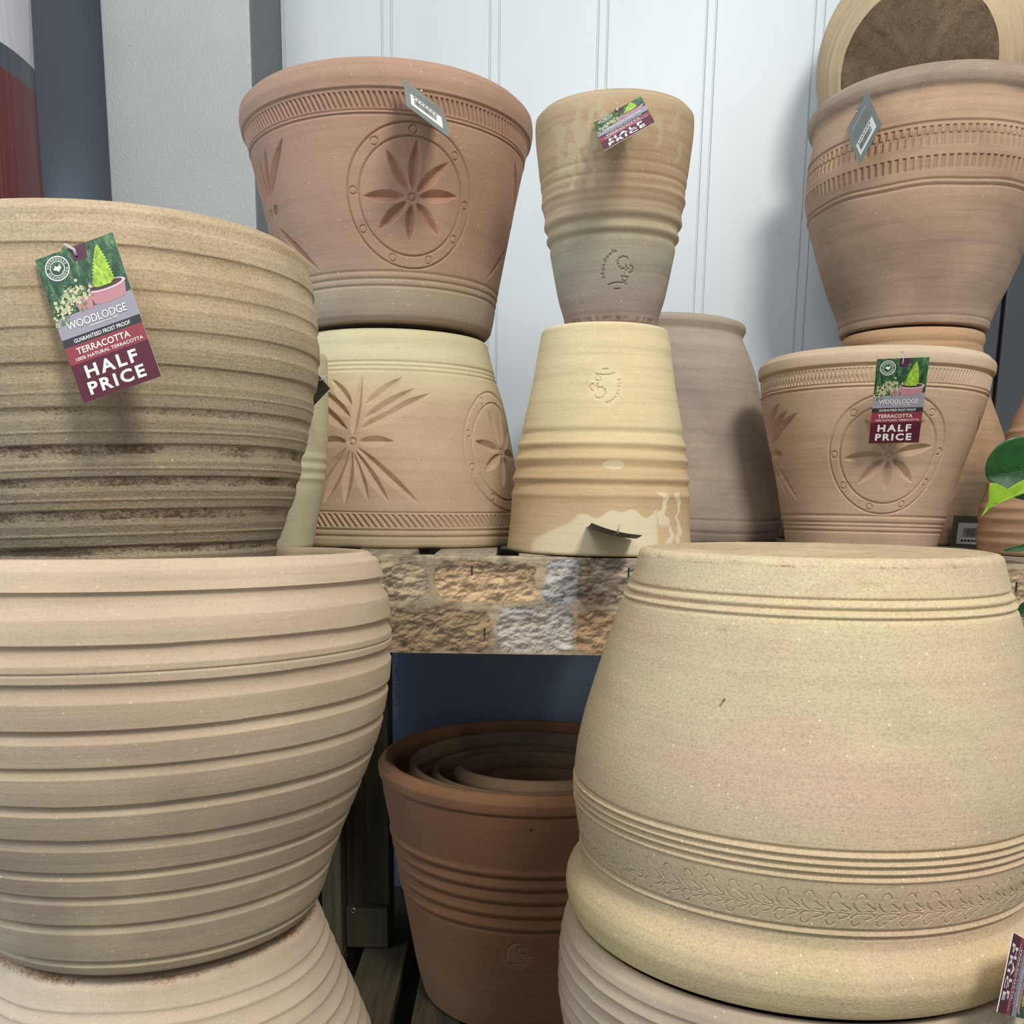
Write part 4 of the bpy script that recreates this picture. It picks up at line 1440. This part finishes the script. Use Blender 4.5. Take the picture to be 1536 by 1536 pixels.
# ------------------------------------------------------------------ red compost sack on the left
def sack():
    r = thing('compost_sack', 'tall red plastic sack with grey band and white top, left of the grey post', 'sack', (-.76, 1.34, ZC - .0602))
    W, D, Hh = .30, .17, .98
    nx, nz = 60, 160
    V = []
    cols = []
    for j in range(nz + 1):
        z = Hh * j / nz
        for i in range(nx):
            a = 2 * PI * i / nx
            ca, sa = math.cos(a), math.sin(a)
            pw = .55
            x = W / 2 * abs(ca) ** pw * (1 if ca > 0 else -1)
            y = D / 2 * abs(sa) ** (pw + .25) * (1 if sa > 0 else -1)
            end = min(1, (z / .06 + .25)) * min(1, (Hh - z) / .06 + .25)
            k = 1 - .35 * (1 - end)
            cre = .006 * math.exp(-((z - .39 - .03 * math.sin(a * 2)) / .016) ** 2) + .008 * math.exp(-((z - .30 + .05 * math.sin(a * 1.5 + 1)) / .02) ** 2)
            cre -= .006 * math.exp(-((z - .34) / .02) ** 2)
            V.append((x * k * (1 + .02 * math.sin(z * 9)), y * k + (cre * (-1 if sa < 0 else 1)), z))
    Q = [(j * nx + i, j * nx + (i + 1) % nx, (j + 1) * nx + (i + 1) % nx, (j + 1) * nx + i) for j in range(nz) for i in range(nx)]
    Q.append(tuple(range(nx))[::-1]); Q.append(tuple(nz * nx + i for i in range(nx)))
    m = NT('ribbed_printed_plastic')
    sx = m.n('ShaderNodeSeparateXYZ'); m.l(m.coord((1, 1, 1)), sx.inputs[0])
    # printed bands, edge curving down towards the side
    e = m.math('MULTIPLY', m.math('MULTIPLY', sx.outputs['X'], sx.outputs['X']), 1.25)
    z = m.math('ADD', sx.outputs['Z'], e)
    zq = m.math('DIVIDE', z, 1.2)
    m.l(m.ramp(zq, [(0, rgba((98, 40, 42))), (SB[0] / 1.2, rgba((70, 78, 86))), (SB[1] / 1.2, rgba((196, 194, 202)))], 'CONSTANT'), m.b.inputs['Base Color'])
    m.b.inputs['Roughness'].default_value = .33
    wv = m.n('ShaderNodeTexWave', wave_type='BANDS', bands_direction='X')
    wv.inputs['Scale'].default_value = 95.0
    m.l(m.coord((1, 1, 1)), wv.inputs['Vector'])
    m.l(m.bump(wv.outputs['Fac'], .3, .0012), m.b.inputs['Normal'])
    mesh_obj('bag', V, Q, m.m, r)
    vs, fs = box_vf(-.11, .11, -.012, .012, Hh - .004, Hh + .03, .004)
    mesh_obj('folded_top', vs, fs, plain('white_sack_top', (206, 204, 212), .4), r, False)


_b0 = at(62, 72, 1.255)[2] + .0602; _b1 = at(55, 28, 1.255)[2] + .0602
SB = (_b0 + .016, _b1 + .016)
sack()

# ------------------------------------------------------------------ trailing plant at the right edge
def leafmat(name, c1, c2):
    m = NT(name)
    f = m.noise((60, 60, 60), 1.0, 4)
    m.l(m.ramp(f, [(.3, rgba(c1)), (.7, rgba(c2))]), m.b.inputs['Base Color'])
    m.b.inputs['Roughness'].default_value = .32
    m.b.inputs['Specular IOR Level'].default_value = .5
    m.b.inputs['Subsurface Weight'].default_value = 0.0
    return m.m


M_LEAF = leafmat('dark_green_leaf', (34, 74, 36), (48, 96, 44))
M_LIME = leafmat('lime_leaf_underside', (128, 170, 38), (164, 204, 62))
pl = thing('trailing_plant', 'heart-leaved trailing plant reaching in at the right edge, in front of the brown ribbed pot', 'plant', tuple(at(1590, 860, .98) + np.array([0, 0, ZC])))
PB = at(1590, 860, .98)


def leaf(base, tip, hw, mat, fold=.15, curl=.1, heart=.8, nrm=(0, -1, .2), lobe=0.0, taper=1.0):
    b = np.array(base); t = np.array(tip)
    d = t - b; L = np.linalg.norm(d); d /= L
    nr = np.array(nrm, float); nr -= d * (d @ nr); nr /= np.linalg.norm(nr)
    sd = np.cross(d, nr)
    NU, NV = 28, 12
    V, Fc = [], []
    for i in range(NU + 1):
        u = i / NU
        w = hw * (math.sin(PI * min(1, u ** heart)) ** .75) * (1 if u < .85 else 1 - .0 * u)
        if u > .9:
            w = max(w, hw * .05 * (1 - (u - .9) / .1))
        for j in range(NV + 1):
            q = j / NV * 2 - 1
            back = -lobe * L * abs(q) ** 1.5 * (1 - u) ** 3
            P = b + d * (u * L + back) + sd * q * w + nr * (fold * hw * abs(q) - curl * L * u * u + .03 * hw * math.sin(9 * u + 3 * q))
            V.append(P - PB)
    n = NV + 1
    for i in range(NU):
        for j in range(NV):
            Fc.append((i * n + j, i * n + j + 1, (i + 1) * n + j + 1, (i + 1) * n + j))
    o = mesh_obj('leaf', V, Fc, mat, pl)
    md = o.modifiers.new('thickness', 'SOLIDIFY'); md.thickness = .0006
    rib = [b + d * (u * L) + nr * (.0007 - curl * L * u * u + .03 * hw * math.sin(9 * u)) - PB for u in np.linspace(.02, .97, 14)]
    tube('midrib', rib, .0009, mat, o, 6, .4)
    return o


def leaf_px(outline, Y, mat, base, tip, bow=.006, lean=(0, 0)):
    """broad leaf: closed outline at depth Y, cupped, with a raised midrib"""
    P = np.array(outline, float)
    n = len(P); seg = []
    for i in range(n):                                   # rounded outline
        p0, p1, p2, p3 = P[i - 1], P[i], P[(i + 1) % n], P[(i + 2) % n]
        for t in (0, .25, .5, .75):
            seg.append(.5 * (2 * p1 + (p2 - p0) * t + (2 * p0 - 5 * p1 + 4 * p2 - p3) * t * t + (3 * p1 - p0 - 3 * p2 + p3) * t ** 3))
    P = np.array(seg); n = len(P); c = P.mean(0)
    b2, t2 = np.array(base, float), np.array(tip, float)
    ax_ = t2 - b2; Lx = np.hypot(*ax_); ax_ /= Lx
    def depth(p):
        q = p - b2
        al = (q @ ax_) / Lx; ac = (q[0] * -ax_[1] + q[1] * ax_[0])
        return Y + bow * (al - .5) ** 2 * 2 - .00016 * abs(ac) + lean[0] * (p[0] - c[0]) + lean[1] * (p[1] - c[1])
    V, Fc = [], []
    K = (0.0, .2, .4, .6, .8, .93, 1.0)
    for k in K[1:]:
        for p in P:
            q = c + (p - c) * k
            V.append(at(q[0], q[1], depth(q)) - PB)
    V.append(at(c[0], c[1], depth(c)) - PB); ci = len(V) - 1
    for i in range(n):
        Fc.append((ci, (i + 1) % n, i))
    for r_ in range(len(K) - 2):
        for i in range(n):
            Fc.append((r_ * n + i, r_ * n + (i + 1) % n, (r_ + 1) * n + (i + 1) % n, (r_ + 1) * n + i))
    o = mesh_obj('leaf', V, Fc, mat, pl)
    md = o.modifiers.new('thickness', 'SOLIDIFY'); md.thickness = .0005; md.offset = 0
    rib = [at(*(b2 + (t2 - b2) * u), depth(b2 + (t2 - b2) * u) - .0004) - PB for u in np.linspace(0, .95, 12)]
    tube('midrib', rib, .0008, mat, o, 6, .4)
    for u, sgn in () if Lx < 112 or mat is M_LIME else ((.25, 1), (.25, -1), (.5, 1), (.5, -1), (.72, 1), (.72, -1)):
        a0 = b2 + (t2 - b2) * u; a1 = a0 + (ax_ * .28 + sgn * np.array([-ax_[1], ax_[0]]) * .26) * Lx * (1 - u * .5)
        tube('vein', [at(*(a0 + (a1 - a0) * w), depth(a0 + (a1 - a0) * w) - .0003) - PB for w in np.linspace(0, .8, 6)], .0004, mat, o, 5, .4)
    return o


leaf_px([(1479, 714), (1478, 700), (1483, 685), (1491, 674), (1504, 663), (1519, 657), (1536, 655), (1556, 659), (1576, 671), (1588, 688), (1592, 706), (1588, 726), (1570, 742), (1545, 750), (1520, 746), (1500, 734), (1487, 724)],
        .965, M_LEAF, (1592, 700), (1481, 715), .01)
leaf_px([(1472, 775), (1482, 754), (1483, 738), (1485, 726), (1493, 725), (1502, 729), (1503, 735), (1500, 742), (1510, 735), (1522, 727), (1538, 719), (1560, 712), (1582, 710), (1574, 726), (1552, 735), (1530, 742), (1512, 750), (1497, 755), (1484, 757)],
        .945, M_LIME, (1580, 714), (1476, 766), .004)
leaf_px([(1504, 826), (1520, 820), (1540, 815), (1566, 811), (1584, 810), (1570, 820), (1545, 825), (1525, 827)], .968, M_LEAF, (1582, 811), (1506, 826), .004)
leaf_px([(1526, 914), (1534, 904), (1550, 897), (1572, 896), (1566, 914), (1548, 926), (1534, 926)], .93, M_LEAF, (1572, 898), (1528, 920), .004)
st = [at(1590, 960, .98), at(1596, 900, .975), at(1592, 800, .97), at(1600, 720, .972), at(1592, 684, .97)]
tube('stem', [q - PB for q in st], .0022, M_LEAF, pl, 8, .7)
tube('stem', [at(1594, 780, .971) - PB, at(1590, 740, .962) - PB, at(1580, 708, .955) - PB], .0014, M_LEAF, pl, 8, .7)
tube('stem', [at(1593, 830, .972) - PB, at(1587, 815, .971) - PB, at(1580, 808, .97) - PB], .0014, M_LEAF, pl, 8, .7)
tube('stem', [at(1594, 930, .977) - PB, at(1584, 915, .95) - PB, at(1572, 905, .93) - PB], .0014, M_LEAF, pl, 8, .7)

# ------------------------------------------------------------------ light
def area(name, loc, target, size, energy, color, sizey=None):
    L = bpy.data.lights.new(name, 'AREA')
    L.energy = energy; L.color = color; L.size = size
    if sizey:
        L.shape = 'RECTANGLE'; L.size_y = sizey
    o = bpy.data.objects.new(name, L)
    COL.objects.link(o)
    o.location = loc
    o.rotation_euler = (Vector(target) - Vector(loc)).to_track_quat('-Z', 'Y').to_euler()
    return o


area('ceiling_lamp', (.60, -.65, ZC + 1.5), (.05, 1.0, ZC - .1), .5, 33, (1.0, .955, .87))
area('ceiling_lamp_far', (-.8, -1.0, ZC + 1.6), (-.1, 1.0, ZC), .8, 14, (1.0, .96, .9))
area('shop_window', (-2.6, .1, ZC + .35), (.2, 1.5, ZC + .1), 1.3, 26, (.60, .78, 1.0), 1.6)

W = bpy.data.worlds.new('shop_air')
S.world = W
W.use_nodes = True
bg = W.node_tree.nodes['Background']
bg.inputs[0].default_value = (.80, .90, 1.0, 1)
bg.inputs[1].default_value = .55

cam = bpy.data.cameras.new('camera')
cam.sensor_fit = 'HORIZONTAL'
cam.sensor_width = 36.0
cam.lens = F / 1536 * 36.0
cam.shift_x = 0.0
cam.shift_y = (CY - 768) / 1536
cam.clip_start = .02
co = bpy.data.objects.new('camera', cam)
COL.objects.link(co)
co.matrix_world = Matrix(((EU[0], EV[0], -FW[0], 0), (EU[1], EV[1], -FW[1], 0), (EU[2], EV[2], -FW[2], ZC), (0, 0, 0, 1)))
S.camera = co

S.view_settings.view_transform = 'Standard'
S.view_settings.look = 'None'
S.view_settings.exposure = 0.06
S.view_settings.gamma = 1.0
S.view_settings.use_curve_mapping = False
